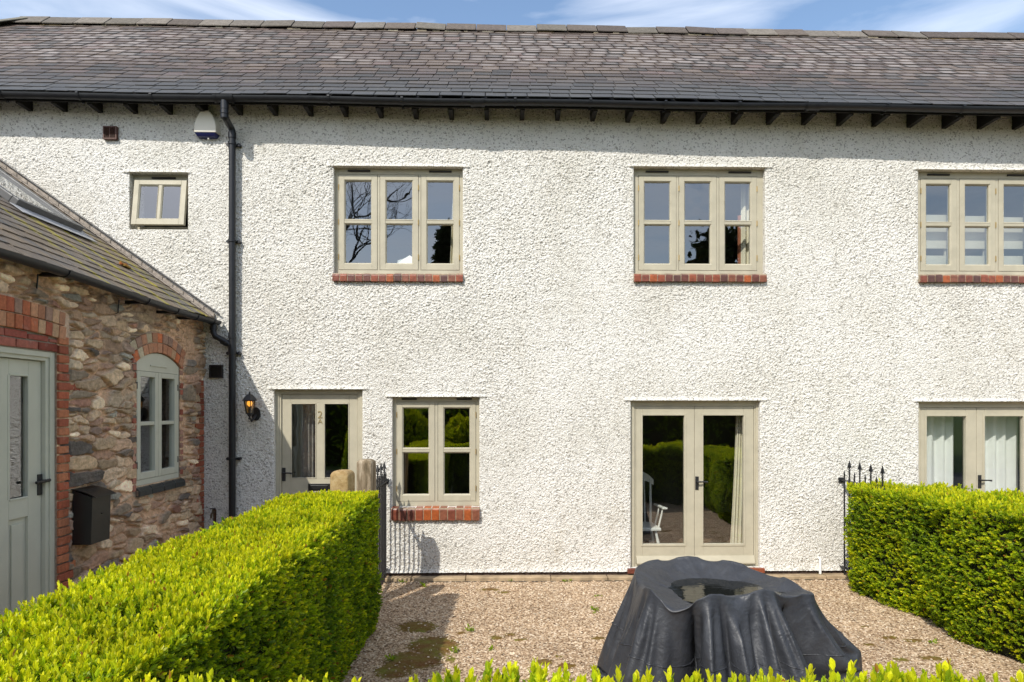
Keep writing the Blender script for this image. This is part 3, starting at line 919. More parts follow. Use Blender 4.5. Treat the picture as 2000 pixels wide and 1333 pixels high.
# ------------------------------------------------------------------ doors
def lever(parent, x, z, y, direction, length=0.115):
    m = MB()
    m.box(x - 0.022, x + 0.022, y - 0.008, y, z - 0.085, z + 0.085)
    m.tube([(x, y - 0.006, z + 0.02), (x, y - 0.05, z + 0.02)], 0.012, 10)
    m.tube([(x, y - 0.046, z + 0.02), (x + direction * length * 0.6, y - 0.05, z + 0.022), (x + direction * length, y - 0.045, z + 0.016)], [0.011, 0.009, 0.012], 10)
    m.build('handle', M['iron'], parent, bevel=0.002)

def front_door():
    x0, x1, z0, z1 = ow['door']; yf = REVEAL['door']; yb = yf + 0.10
    a, b = P(550, 800, yf).x, P(698, 800, yf).x; d = P(600, 770.5, yf).z; c = z0 + 0.03
    f = MB()
    f.box(x0, a - 0.004, yf, yb, z0, z1); f.box(b + 0.004, x1, yf, yb, z0, z1)
    f.box(a - 0.004, b + 0.004, yf, yb, d + 0.004, z1); f.box(a - 0.004, b + 0.004, yf, yb, z0, c - 0.004)
    f.box(x0 - 0.0, a - 0.03, yf - 0.012, yf, z0, z1 - 0.002); f.box(b + 0.03, x1, yf - 0.012, yf, z0, z1 - 0.002)
    dr = f.build('door', M['paint'], house, bevel=0.003)
    y = yf + 0.018
    zt, zb = P(600, 787.8, y).z, P(600, 935.3, y).z
    pl0, pl1, pr0, pr1 = (P(q, 850, y).x for q in (568, 618, 632.6, 682.2))
    m = MB(); yy = y + 0.045
    m.box(a, pl0, y, yy, c, d); m.box(pr1, b, y, yy, c, d)
    m.box(pl0, pr1, y, yy, zt, d); m.box(pl0, pr1, y, yy, c, zb); m.box(pl1, pr0, y, yy, zb, zt)
    for u0, u1 in ((pl0, pl1), (pr0, pr1)):
        for s in ((u0, u0 + .012, zb, zt), (u1 - .012, u1, zb, zt), (u0 + .012, u1 - .012, zb, zb + .012), (u0 + .012, u1 - .012, zt - .012, zt)):
            m.box(s[0], s[1], y - 0.006, y + 0.012, s[2], s[3])
        m.box(u0 + 0.03, u1 - 0.03, y - 0.004, y + 0.004, c + 0.16, zb - 0.18)
    leaf = m.build('door_leaf', M['paint'], dr, bevel=0.003)
    glass_mesh(dr, [(pl0, pl1, zb, zt), (pr0, pr1, zb, zt)], y + 0.022, M['glass_low'])
    lever(dr, P(554.5, 900, y).x, P(560, 927, y).z, y, 1)
    lz = P(620, 951, y).z; l0, l1 = P(602, 950, y).x, P(645, 950, y).x
    q = MB(); q.box(l0, l1, y - 0.008, y, lz - 0.05, lz + 0.04); q.box(l0 + 0.03, l1 - 0.03, y - 0.014, y - 0.008, lz - 0.03, lz + 0.02)
    q.build('letter_plate', M['box'], dr, bevel=0.003)
    for ch, py0, py1 in (('2', 803, 817), ('A', 818.5, 828)):
        cu = bpy.data.curves.new('house_number', 'FONT'); cu.body = ch; cu.align_x = 'CENTER'; cu.extrude = 0.003
        h = P(0, py0, y).z - P(0, py1, y).z
        cu.size = h / 0.70
        tmp = bpy.data.objects.new('tmp', cu); COL.objects.link(tmp)
        dg = bpy.context.evaluated_depsgraph_get(); me = bpy.data.meshes.new_from_object(tmp.evaluated_get(dg))
        bpy.data.objects.remove(tmp)
        o = link('house_number', me, M['number'], dr)
        if not o.data.materials: o.data.materials.append(M['number'])
        o.data.materials[0] = M['number']
        o.rotation_euler = (R(90), 0, 0); o.location = Vector((P(625.4, 815, y).x, y - 0.004, P(0, py1, y).z))
    return dr
front_door()

def french_doors(key, la, lm, lb, py_top, panes, py_pt, py_pb, hx, hz):
    x0, x1, z0, z1 = ow[key]; yf = REVEAL[key]; yb = yf + 0.10
    a, mid, b = (P(q, 900, yf).x for q in (la, lm, lb)); d = P(la, py_top, yf).z; c = z0 + 0.035
    f = MB()
    f.box(x0, a - 0.004, yf, yb, z0, z1); f.box(b + 0.004, x1, yf, yb, z0, z1)
    f.box(a - 0.004, b + 0.004, yf, yb, d + 0.004, z1); f.box(a - 0.004, b + 0.004, yf, yb, z0, c - 0.003)
    f.box(x0, a - 0.025, yf - 0.014, yf, z0, z1 - 0.03); f.box(b + 0.025, x1, yf - 0.014, yf, z0, z1 - 0.03)
    f.box(x0, x1, yf - 0.014, yf, z1 - 0.03, z1)
    dr = f.build('french_door', M['paint'], house, bevel=0.003)
    y = yf + 0.004; zt, zb = P(1300, py_pt, y).z, P(1300, py_pb, y).z
    for (u0, u1), (p0, p1) in (((a, mid - 0.002), panes[0]), ((mid + 0.002, b), panes[1])):
        p0, p1 = P(p0, 900, y).x, P(p1, 900, y).x
        m = MB(); yy = y + 0.05
        m.box(u0, p0, y, yy, c, d); m.box(p1, u1, y, yy, c, d); m.box(p0, p1, y, yy, zt, d); m.box(p0, p1, y, yy, c, zb)
        for s in ((p0 - .035, p0, zb - .03, zt + .03), (p1, p1 + .035, zb - .03, zt + .03), (p0, p1, zb - .03, zb), (p0, p1, zt, zt + .03)):
            m.box(s[0] + .012, s[1] - .0, y - 0.007, y, s[2], s[3]) if s[1] <= p0 + 1e-6 else m.box(s[0], s[1] - (.012 if s[0] >= p1 - 1e-6 else 0), y - 0.007, y, s[2], s[3])
        m.build('door_leaf', M['paint'], dr, bevel=0.004)
        glass_mesh(dr, [(p0, p1, zb, zt)], y + 0.026, M['glass_low'])
        # weather board along the foot
        w = MB()
        w.prism([(u0 + (.0 if u0 == a else .0), yy_, zz_) for yy_, zz_ in ((y, c + 0.10), (y - 0.012, c + 0.10), (y - 0.05, c + 0.018), (y - 0.05, c + 0.004), (y, c + 0.004))], (u1 - u0, 0, 0))
        w.build('weather_board', M['paint'], dr, bevel=0.002)
    lever(dr, P(hx, 940, y).x, P(hx, hz, y).z, y, 1, 0.125)
    s = MB(); n = 7; w = (x1 - x0 + 0.10) / n; r = random.Random(9)
    for i in range(n):
        s.box(x0 - 0.05 + i * w + 0.004, x0 - 0.05 + (i + 1) * w - 0.004, -0.05, 0.16, 0.062, z0 - 0.001, r.choice([(0.20, 0.055, 0.032), (0.15, 0.045, 0.03), (0.24, 0.07, 0.035)]))
    s.build('sill', M['sill'], dr, bevel=0.006)
    return dr
french_doors('french1', 1242.4, 1356.6, 1472, 794, ((1255, 1336.6), (1373.5, 1452.4)), 812, 1063, 1361, 944)
french_doors('french2', 1799, 1907.7, 2018, 797, ((1809.7, 1886.6), (1923, 1998)), 813.7, 1066, 1913, 941)

# ------------------------------------------------------------------ air vents
def louvre(px0, py0, px1, py1, mat, grid=False):
    a, b = P(px0, py0), P(px1, py1); x0, x1, z1, z0 = a.x, b.x, a.z, b.z
    m = MB(); t = 0.016
    m.box(x0, x0 + t, -0.048, 0.0, z0, z1); m.box(x1 - t, x1, -0.048, 0.0, z0, z1)
    m.box(x0 + t, x1 - t, -0.048, 0.0, z1 - t, z1); m.box(x0 + t, x1 - t, -0.048, 0.0, z0, z0 + t)
    m.box(x0 + t, x1 - t, -0.031, -0.026, z0 + t, z1 - t)
    n = 9
    for i in range(n):
        z = z0 + t + (z1 - z0 - 2 * t) * (i + 0.5) / n
        m.hexa([(x0 + t, -0.045, z - 0.004), (x1 - t, -0.045, z - 0.004), (x1 - t, -0.045, z), (x0 + t, -0.045, z)],
               [(x0 + t, -0.031, z + 0.003), (x1 - t, -0.031, z + 0.003), (x1 - t, -0.031, z + 0.007), (x0 + t, -0.031, z + 0.007)])
    if grid: m.box((x0 + x1) / 2 - .004, (x0 + x1) / 2 + .004, -0.047, -0.031, z0 + t, z1 - t)
    return m.build('air_vent', mat, house, bevel=0.002)
louvre(205.5, 249.5, 232, 275.5, M['brown_vent'], True)
louvre(411.5, 713.5, 437, 739, M['dark_vent'])

# white overflow pipe by the right fence
m = MB(); o = P(1602, 1105, -0.05)
m.tube([(o.x, 0.0, o.z + 0.09), (o.x, -0.045, o.z + 0.085), (o.x, -0.05, o.z + 0.06), (o.x, -0.05, 0.05)], 0.0155, 10)
m.build('overflow_pipe', M['white'], house, smooth=True)
# ================================================================== STONE COTTAGE WING
WX = P(397, 850).x
wing = thing('stone_cottage', 'low cottage of rubble stone and red brick with mossy slate roof and skylight', 'cottage', (WX, 0, 0))
def WY(px, py): p = XP(px, py, WX); return p.y, p.z

WV = P(420, 623, 0.0); WV2 = P(0, 325, 0.0)
w_tan = (WV2.z - WV.z) / (WV.x - WV2.x)
W_U = Vector((-1, 0, w_tan)).normalized()           # up the slope
W_N = Vector((w_tan, 0, 1)).normalized()
W_NEAR = -4.9
W_EAVE = WV                                           # lower corner of the roof at the house wall
W_TOP = 3.28

# door and window openings in (y, z)
d_yr = WY(109, 760)[0]; d_y0, d_y1 = d_yr - 1.04, d_yr
d_z1 = WY(109, 689.6)[1]
q0, q1 = WY(264.7, 950), WY(349.5, 933)
v_y0, v_y1 = q0[0], q1[0]; v_z0 = (q0[1] + q1[1]) / 2
v_zs = (WY(265, 709)[1] + WY(348, 716)[1]) / 2
v_rise = WY(305, 690)[1] - v_zs
def seg_arch(y0, y1, zs, rise):
    a = (y1 - y0) / 2; Rr = (a * a + rise * rise) / (2 * rise)
    return (y0 + y1) / 2, zs + rise - Rr, Rr
v_yc, v_zc, v_R = seg_arch(v_y0, v_y1, v_zs, v_rise)
# door arch: through the two points read off its underside
(ya, za), (yb_, zb_) = WY(118, 664), WY(2, 638)
d_yc = (d_y0 + d_y1) / 2 - 0.02
d_zc = ((ya - d_yc) ** 2 - (yb_ - d_yc) ** 2 + za ** 2 - zb_ ** 2) / (2 * (za - zb_))
d_R = math.hypot(ya - d_yc, za - d_zc)
mail_y0, mail_y1 = -2.02, -1.7

def build_stone():
    ys = np.arange(W_NEAR, 0.0001, 0.0085); zs = np.arange(0.0, W_TOP, 0.0085)
    Y, Z = np.meshgrid(ys, zs)
    wy = Y + 0.05 * (fbm(Y * 6, Z * 6, 101, 3) - 0.5) + 0.012 * (fbm(Y * 30, Z * 30, 105, 3) - 0.5)
    wz = Z + 0.05 * (fbm(Y * 6, Z * 6, 111, 3) - 0.5) + 0.012 * (fbm(Y * 30, Z * 30, 115, 3) - 0.5)
    # stone centres: loose courses of very uneven stones with small packers between
    r = np.random.default_rng(5); seeds = []
    z = 0.02
    while z < W_TOP:
        hcell = r.choice([r.uniform(0.05, 0.08), r.uniform(0.08, 0.12), r.uniform(0.11, 0.17)]); y = W_NEAR - 0.1
        while y < 0.1:
            wcell = hcell * r.uniform(1.0, 3.4)
            if r.random() < 0.28:
                seeds.append((y + wcell / 2 + r.normal(0, .02), z + hcell * .28, hcell * .5)); seeds.append((y + wcell * r.uniform(.3, .7), z + hcell * .78, hcell * .5))
            elif r.random() > 0.14: seeds.append((y + wcell / 2 + r.normal(0, .025), z + hcell / 2 + r.normal(0, .026), hcell * r.uniform(.8, 1.15)))
            y += wcell
        z += hcell
    S = np.array(seeds)
    ns = len(S)
    stone_cols = np.array([(0.31, 0.25, 0.18), (0.26, 0.195, 0.145), (0.21, 0.185, 0.15), (0.235, 0.165, 0.13), (0.29, 0.24, 0.175),
                           (0.50, 0.44, 0.345), (0.19, 0.20, 0.185), (0.185, 0.145, 0.125), (0.32, 0.265, 0.205), (0.105, 0.10, 0.095), (0.25, 0.15, 0.12)])
    pick = r.choice(len(stone_cols), ns, p=[.14, .12, .11, .10, .12, .13, .06, .06, .09, .05, .02])
    tone = r.uniform(1.05, 2.15, ns); hh = r.uniform(0.006, 0.034, ns); tl = r.normal(0, 0.10, (ns, 2))
    F1 = np.full(Y.shape, 9.0); F2 = np.full(Y.shape, 9.0); ID = np.zeros(Y.shape, int)
    for k in range(ns):
        sy, sz, hc = S[k]
        y0, y1 = np.searchsorted(ys, [sy - 0.55, sy + 0.55]); z0, z1 = np.searchsorted(zs, [sz - 0.35, sz + 0.35])
        a, b = wy[z0:z1, y0:y1], wz[z0:z1, y0:y1]
        d = np.maximum(np.abs((a - sy) * 0.36 + (b - sz) * .12 * np.sin(k * 1.7)), np.abs(b - sz)) * .55 + np.hypot((a - sy) * 0.40, b - sz) * .45 - 0.30 * hc
        f1, f2, idv = F1[z0:z1, y0:y1], F2[z0:z1, y0:y1], ID[z0:z1, y0:y1]
        near = d < f1
        f2[:] = np.where(near, f1, np.minimum(f2, d)); idv[:] = np.where(near, k, idv); f1[:] = np.where(near, d, f1)
    edge = F2 - F1
    mort_w = 0.004 + 0.040 * sstep(.35, .75, fbm(Y * 3.1, Z * 3.1, 131, 4)) * (0.5 + 0.9 * sstep(-1.9, -0.5, Y))
    sm = sstep(mort_w * 0.6, mort_w * 0.6 + 0.009, edge + .010 * (fbm(Y * 40, Z * 40, 135, 2) - .5))
    smear = sstep(.60, .70, fbm(Y * 4.5, Z * 6, 137, 4)) * sstep(-2.4, -1.2, Y); sm = sm * (1 - .6 * smear)
    rough = 0.016 * (fbm(Y * 14 + ID * 3.7, Z * 22, 141, 4) - 0.5) + 0.014 * np.abs(fbm(Y * 7 + ID * 1.3, Z * 26, 151, 3) - 0.5)
    dy, dz = Y - S[ID, 0], Z - S[ID, 1]
    hs = 0.012 + hh[ID] + tl[ID, 0] * dy + tl[ID, 1] * dz + rough
    hm = 0.008 + 0.014 * (fbm(Y * 18, Z * 18, 161, 4) - 0.5) + 0.012 * fbm(Y * 2.1, Z * 2.1, 131, 3)
    hm = hm - .013 - .026 * (1 - sstep(.0, .007, edge)) * (vnoise(Y * 7, Z * 7, 199) > .45)
    h = hm * (1 - sm) + np.maximum(hs, hm * 0.7) * sm
    c = stone_cols[pick[ID]] * tone[ID][..., None]
    strat = 0.8 + 0.4 * fbm(Y * 8 + ID * 2.3, Z * 60, 171, 3)
    c = c * strat[..., None]
    mort = np.array((0.60, 0.44, 0.32)) * (0.8 + 0.4 * fbm(Y * 9, Z * 9, 181, 4))[..., None]
    grey = sstep(0.55, 0.7, fbm(Y * 1.2, Z * 1.2, 191, 3))[..., None]
    mort = mort * (1 - grey) + np.array((0.40, 0.33, 0.27)) * grey
    c = (mort * (1 - sm[..., None]) + c * sm[..., None]) * np.array((1.12, 1.01, .91))
    wmask = np.maximum(np.abs(Y - v_yc) - (v_y1 - v_y0) / 2, np.maximum(v_z0 - .11 - Z, Z - v_zs - v_rise))
    h = np.where((wmask < .075) & (wmask > -.3), np.minimum(h, .010), h)
    h = np.where((Y > d_y1 - .01) & (Y < d_y1 + .135) & (Z < d_z1 + .2), .006, h)
    h = np.where((Y > -.13) & (Z < WY(395, 745)[1]), np.minimum(h, .008), h)
    # level the ground behind the brickwork
    def flat(mask, d=0.004):
        nonlocal h
        h = np.where(mask, d, h)
    rv = np.hypot(Y - v_yc, Z - v_zc); rdr = np.hypot(Y - d_yc, Z - d_zc)
    va = (rv > v_R) & (rv < v_R + 0.235) & (np.abs(Y - v_yc) < (v_y1 - v_y0) / 2 + 0.06) & (Z > v_zs - 0.02)
    da = (rdr > d_R) & (rdr < d_R + 0.25) & (np.abs(Y - d_yc) < 0.70) & (Z > d_z1)
    flat(va); flat(da); c = np.where((va | da)[..., None], mort, c)
    V = np.stack([WX + h, Y, Z], -1).reshape(-1, 3)
    idx = np.arange(V.shape[0]).reshape(Y.shape)
    my = 0.5 * (ys[1:] + ys[:-1])[None, :]; mz = 0.5 * (zs[1:] + zs[:-1])[:, None]
    hole = (my > d_y0) & (my < d_y1) & (mz < zb_ + 0.3) & (np.hypot(my - d_yc, mz - d_zc) < d_R + 0.02)
    hole |= (my > v_y0) & (my < v_y1) & (mz > v_z0) & (np.hypot(my - v_yc, mz - v_zc) < v_R + 0.008)
    keep = ~hole
    q = np.stack([idx[:-1, :-1], idx[:-1, 1:], idx[1:, 1:], idx[1:, :-1]], -1)[keep]
    np_mesh('stone_wall', V, q, M['stone'], wing, cols=c.reshape(-1, 3))
build_stone()

# reveals and body of the cottage (gable, rear, floor of the rooms)
m = MB(); mc = (0.33, 0.25, 0.19)
for (y0, y1, z0, z1) in ((d_y0, d_y1, 0.0, d_z1 + 0.02), (v_y0, v_y1, v_z0, v_zs)):
    m.add([(WX + .006, y0, z0), (WX + .006, y0, z1), (WX - .3, y0, z1), (WX - .3, y0, z0)], [(0, 1, 2, 3)], mc)
    m.add([(WX + .006, y1, z1), (WX + .006, y1, z0), (WX - .3, y1, z0), (WX - .3, y1, z1)], [(0, 1, 2, 3)], mc)
m.add([(WX + .006, v_y0, v_z0), (WX + .006, v_y1, v_z0), (WX - .3, v_y1, v_z0), (WX - .3, v_y0, v_z0)], [(0, 1, 2, 3)], mc)
vs = []
for k in range(13):
    w = math.asin((v_y1 - v_yc) / v_R) * (k / 6 - 1)
    vs += [(WX + .006, v_yc + v_R * math.sin(w), v_zc + v_R * math.cos(w)), (WX - .3, v_yc + v_R * math.sin(w), v_zc + v_R * math.cos(w))]
m.add(vs, [(2 * k, 2 * k + 1, 2 * k + 3, 2 * k + 2) for k in range(12)], mc)
WB = WX - 6.5
zr = W_EAVE.z + (W_EAVE.x - (WX - 3.25)) * w_tan
for yy in (W_NEAR, -0.012):
    m.add([(WX, yy, 0), (WX, yy, W_TOP), (WX - 3.25, yy, zr - .05), (WB, yy, W_TOP), (WB, yy, 0)], [(0, 1, 2, 3, 4)], mc)
m.add([(WB, W_NEAR, 0), (WB, 0, 0), (WB, 0, W_TOP), (WB, W_NEAR, W_TOP)], [(0, 1, 2, 3)], mc)
m.build('side_walls', M['stone'], wing)
m = MB()
m.add([(WX - .32, W_NEAR + .1, 0.05), (WX - .32, -.1, .05), (WX - 4, -.1, .05), (WX - 4, W_NEAR + .1, .05), (WX - .32, W_NEAR + .1, 2.9), (WX - .32, -.1, 2.9), (WX - 4, -.1, 2.9), (WX - 4, W_NEAR + .1, 2.9)],
      [(0, 1, 2, 3), (4, 5, 6, 7), (2, 3, 7, 6), (0, 3, 7, 4), (1, 2, 6, 5)])
m.build('room_interior', M['room'], wing)

# ------------------------------------------------------------------ brickwork
rb = random.Random(21)
REDS = [(0.44, 0.145, 0.075), (0.38, 0.110, 0.060), (0.48, 0.19, 0.10), (0.33, 0.10, 0.06)]
PALES = [(0.50, 0.26, 0.155), (0.46, 0.24, 0.15), (0.54, 0.35, 0.22), (0.42, 0.20, 0.12), (0.34, 0.22, 0.17), (0.52, 0.165, 0.075), (0.50, 0.43, 0.31)]
def bcol(pal, lo=0.85, hi=1.15):
    g = rb.uniform(lo, hi); return tuple(v * g for v in rb.choice(pal))
def wbrick(mb, y0, y1, z0, z1, col, proud=0.02, depth=0.05):
    j = lambda: rb.uniform(-.003, .003)
    mb.hexa([(WX - depth, y0, z0), (WX - depth, y1, z0), (WX - depth, y1, z1), (WX - depth, y0, z1)],
            [(WX + proud + j(), y0 + j(), z0 + j()), (WX + proud + j(), y1 + j(), z0 + j()), (WX + proud + j(), y1 + j(), z1 + j()), (WX + proud + j(), y0 + j(), z1 + j())], col)
def arch_ring(mb, yc, zc, r0, r1, a0, a1, n, pal, proud):
    for k in range(n):
        g = 0.006 / r0
        t0, t1 = a0 + (a1 - a0) * k / n + g / 2, a0 + (a1 - a0) * (k + 1) / n - g / 2
        pts = [(r0, t0), (r0, t1), (r1, t1), (r1, t0)]; pr = proud + rb.uniform(-.004, .004)
        mb.hexa([(WX - .04, yc + r * math.sin(t), zc + r * math.cos(t)) for r, t in pts],
                [(WX + pr, yc + r * math.sin(t), zc + r * math.cos(t)) for r, t in pts], bcol(pal))
m = MB()
a = math.asin(((v_y1 - v_y0) / 2 + 0.02) / v_R)
arch_ring(m, v_yc, v_zc, v_R + 0.006, v_R + 0.108, -a, a, 11, PALES, 0.022)
arch_ring(m, v_yc, v_zc, v_R + 0.118, v_R + 0.218, -a * 0.98, a * 0.98, 11, PALES, 0.020)
m_arch = m
m = MB()
a = math.asin(0.62 / d_R)
arch_ring(m, d_yc, d_zc, d_R + 0.004, d_R + 0.112, -a, a, 16, REDS + PALES[:5], 0.026)
arch_ring(m, d_yc, d_zc, d_R + 0.122, d_R + 0.232, -a * 0.985, a * 0.985, 16, PALES[:6] + REDS, 0.024)
m.build('door_arch', M['brick'], wing, bevel=0.005)
m = MB(); z = d_z1 + 0.008; k = 0
while z < zb_ + 0.25:
    y = d_y0 - 0.06 + (0.115 if k % 2 else 0)
    while y < d_y1 + 0.02:
        y1 = min(y + 0.215, d_y1 + 0.05)
        zt = z + 0.064
        lim = d_zc + math.sqrt(max(0.01, (d_R - 0.004) ** 2 - max(abs(y - d_yc), abs(y1 - d_yc)) ** 2))
        if lim - z > 0.025 and y1 - y > 0.04: wbrick(m, y, y1, z, min(zt, lim), bcol([(0.30, 0.085, 0.065), (0.26, 0.07, 0.05), (0.34, 0.12, 0.09)]), 0.008)
        y = y1 + 0.011
    z += 0.075; k += 1
m.build('door_head_bricks', M['brick'], wing, bevel=0.006)
mj = MB()
mj.box(WX - .05, WX - .004, d_y0 - .05, d_y1 + 0.04, d_z1 - .0, d_z1 + 0.35, (0.30, 0.255, 0.205))
mj.build('mortar_bed', M['stone'], wing)
m = MB(); z = 0.0; k = 0
while z < d_z1 + 0.10:
    w = 0.118 if k % 2 == 0 else 0.125
    if rb.random() < 0.22: w = rb.uniform(0.16, 0.21)
    wbrick(m, d_y1 + 0.004, d_y1 + w, z + 0.005, z + 0.068, bcol(REDS), 0.026)
    if rb.random() < .12: wbrick(m, d_y1 + w + .01, d_y1 + w + .09, z + 0.005, z + 0.068, bcol(REDS), 0.022)
    z += 0.0765; k += 1
m.build('door_jamb_bricks', M['brick'], wing, bevel=0.005)
m = m_arch; z = v_z0 - 0.05; k = 0
while z < v_zs + 0.02:
    for y0, y1, pr in ((v_y0 - 0.065, v_y0 - 0.008, 0.55), (v_y1 + 0.008, v_y1 + 0.065, 0.7)):
        if rb.random() < pr:
            e = 0.07 if rb.random() < .2 else 0
            wbrick(m, y0 - (e if y0 < v_yc else 0), y1 + (e if y0 > v_yc else 0), z + .004, z + rb.uniform(.05, .066), bcol([(0.33, 0.11, 0.075), (0.36, 0.16, 0.12), (0.38, 0.22, 0.17)]), 0.017)
    z += 0.0765; k += 1
m.build('window_surround', M['brick'], wing, bevel=0.005)
m = MB(); z = 0.05; k = 0; ztop = WY(395, 745)[1]
while z < ztop:
    w = 0.11 if k % 2 else rb.uniform(0.16, 0.22)
    wbrick(m, -w, -0.016, z + .004, z + .068, bcol(REDS, .6, 1.0), 0.020)
    if rb.random() < .3: wbrick(m, -w - .13, -w - .012, z + .004, z + .066, bcol([(0.34, 0.14, 0.10)]), 0.014)
    z += 0.0765; k += 1
m.build('corner_bricks', M['brick'], wing, bevel=0.005)

# ------------------------------------------------------------------ cottage door
y = WX - 0.022   # frame face (x)
m = MB(); fw = 0.085
m.box(y - .09, y + .0, d_y0, d_y0 + fw, 0.02, d_z1); m.box(y - .09, y, d_y1 - fw, d_y1, 0.02, d_z1)
m.box(y - .09, y, d_y0 + fw, d_y1 - fw, d_z1 - 0.075, d_z1)
m.box(y, y + .014, d_y0, d_y0 + .05, 0.02, d_z1); m.box(y, y + .014, d_y1 - .05, d_y1, 0.02, d_z1); m.box(y, y + .014, d_y0 + .05, d_y1 - .05, d_z1 - .045, d_z1)
cd = m.build('door', M['paint2'], wing, bevel=0.003)
l0, l1, zt = d_y0 + fw + .004, d_y1 - fw - .004, d_z1 - 0.079
fx = WX - 0.055
gp1 = XP(55, 850, fx).y; gp0 = XP(17, 850, fx).y
gz1 = XP(36, 733.5, fx).z; gz0 = XP(36, 974, fx).z
sty = l1 - gp1; mid0 = gp0; wpan = gp1 - gp0
og1 = l0 + sty + wpan; og0 = l0 + sty
m = MB(); bx = fx - .045
m.box(bx, fx, l0, og0, 0.04, zt); m.box(bx, fx, gp1, l1, 0.04, zt); m.box(bx, fx, og1, mid0, 0.04, zt)
for a_, b_ in ((og0, og1), (gp0, gp1)):
    m.box(bx, fx, a_, b_, gz1, zt); m.box(bx, fx, a_, b_, gz0 - 0.155, gz0); m.box(bx, fx, a_, b_, 0.04, 0.22)
    m.box(bx, fx - .022, a_, b_, 0.22, gz0 - 0.155)
    m.box(fx - .022, fx - .008, a_ + .04, b_ - .04, 0.26, gz0 - 0.20)
    for s in ((a_ - .012, a_ + .006, gz0, gz1), (b_ - .006, b_ + .012, gz0, gz1), (a_ + .006, b_ - .006, gz0 - .012, gz0 + .006), (a_ + .006, b_ - .006, gz1 - .006, gz1 + .012)):
        m.box(fx - .01, fx + .006, *s)
m.build('door_leaf', M['paint2'], cd, bevel=0.004)
m = MB()
for a_, b_ in ((og0, og1), (gp0, gp1)): m.add([(fx - .025, a_, gz0), (fx - .025, b_, gz0), (fx - .025, b_, gz1), (fx - .025, a_, gz1)], [(0, 1, 2, 3)])
m.build('glass', M['glass_low'], cd)
hy, hz = XP(76.5, 945, fx).y, XP(76.5, 947, fx).z
m = MB(); m.box(fx, fx + .01, hy - .024, hy + .024, hz - .085, hz + .085)
m.tube([(fx + .008, hy, hz + .03), (fx + .055, hy, hz + .03)], .013, 10)
m.tube([(fx + .05, hy + .05, hz + .032), (fx + .055, hy, hz + .03), (fx + .05, hy - .10, hz + .026)], [.013, .011, .012], 10)
m.build('handle', M['iron'], cd, bevel=.002)

# ------------------------------------------------------------------ cottage window with arched head
fx = WX - 0.004; bx = fx - .09
m = MB(); j = 0.026; zh = WY(305, 717)[1] - 0.012
m.box(bx, fx, v_y0, v_y0 + j, v_z0, v_zs - .02); m.box(bx, fx, v_y1 - j, v_y1, v_z0, v_zs - .02)
m.box(bx, fx, v_y0 + j, v_y1 - j, v_z0, v_z0 + .055)
aw = math.asin((v_y1 - v_yc) / v_R)
top = [(v_yc + (v_R - .002) * math.sin(aw * (k / 8 - 1)), v_zc + (v_R - .002) * math.cos(aw * (k / 8 - 1))) for k in range(17)]
poly = [(v_y0, v_zs - .02)] + top + [(v_y1, v_zs - .02), (v_y1 - j, v_zs - .02), (v_y1 - j, zh - .045), (v_y0 + j, zh - .045), (v_y0 + j, v_zs - .02)]
m.prism([(bx, a_, b_) for a_, b_ in poly], (fx - bx, 0, 0))
cw = m.build('window', M['paint2'], wing)
ym = (v_y0 + v_y1) / 2; zc0, zc1 = v_z0 + .059, zh - .049
m = MB()
for a_, b_ in ((v_y0 + j + .003, ym - .002), (ym + .002, v_y1 - j - .003)):
    s = MB(); st = 0.062; bz = zc0 + .01 + (zc1 - zc0) * 0.505
    X0, X1 = fx - .06, fx + .004
    s.box(X0, X1, a_, a_ + st, zc0, zc1); s.box(X0, X1, b_ - st, b_, zc0, zc1)
    s.box(X0, X1, a_ + st, b_ - st, zc1 - .055, zc1); s.box(X0, X1, a_ + st, b_ - st, zc0, zc0 + .07); s.box(X0, X1 - .006, a_ + st, b_ - st, bz - .02, bz + .02)
    s.build('casement', M['paint2'], cw, bevel=.004)
    for c_, d_ in ((zc0 + .07, bz - .02), (bz + .02, zc1 - .055)):
        m.add([(fx - .03, a_ + st, c_), (fx - .03, b_ - st, c_), (fx - .03, b_ - st, d_), (fx - .03, a_ + st, d_)], [(0, 1, 2, 3)])
m.build('glass', M['glass_low'], cw)
for yy in (v_y0 + j, v_y1 - j):
    for zz in (zc0 + .15, zc1 - .15):
        h_ = MB(); h_.tube([(fx + .004, yy, zz - .035), (fx + .004, yy, zz + .035)], .006, 8); h_.build('hinge', M['iron'], cw)
h_ = MB(); h_.box(fx, fx + .012, ym - .16, ym + .16, zh + .012, zh + .026); h_.build('trickle_vent', M['paint2'], cw, bevel=.003)
m = MB(); n = 4; s0, s1 = v_y0 - .02, v_y1 + .05; w = (s1 - s0) / n
for i in range(n):
    a_, b_ = s0 + i * w + .005, s0 + (i + 1) * w - .005
    prof = [(WX - .035, v_z0 + .005), (WX + .03, v_z0 - .02), (WX + .055, v_z0 - .05), (WX + .055, v_z0 - .105), (WX - .035, v_z0 - .105)]
    m.prism([(px_, a_, pz_) for px_, pz_ in prof], (0, b_ - a_, 0), rb.choice([(0.035, 0.042, 0.042), (0.045, 0.05, 0.048)]))
m.box(WX - .03, WX + .04, s0 + .004, s1 - .004, v_z0 - .10, v_z0 - .04, (0.22, 0.17, 0.13))
m.build('sill', M['sill'], cw, bevel=.006)

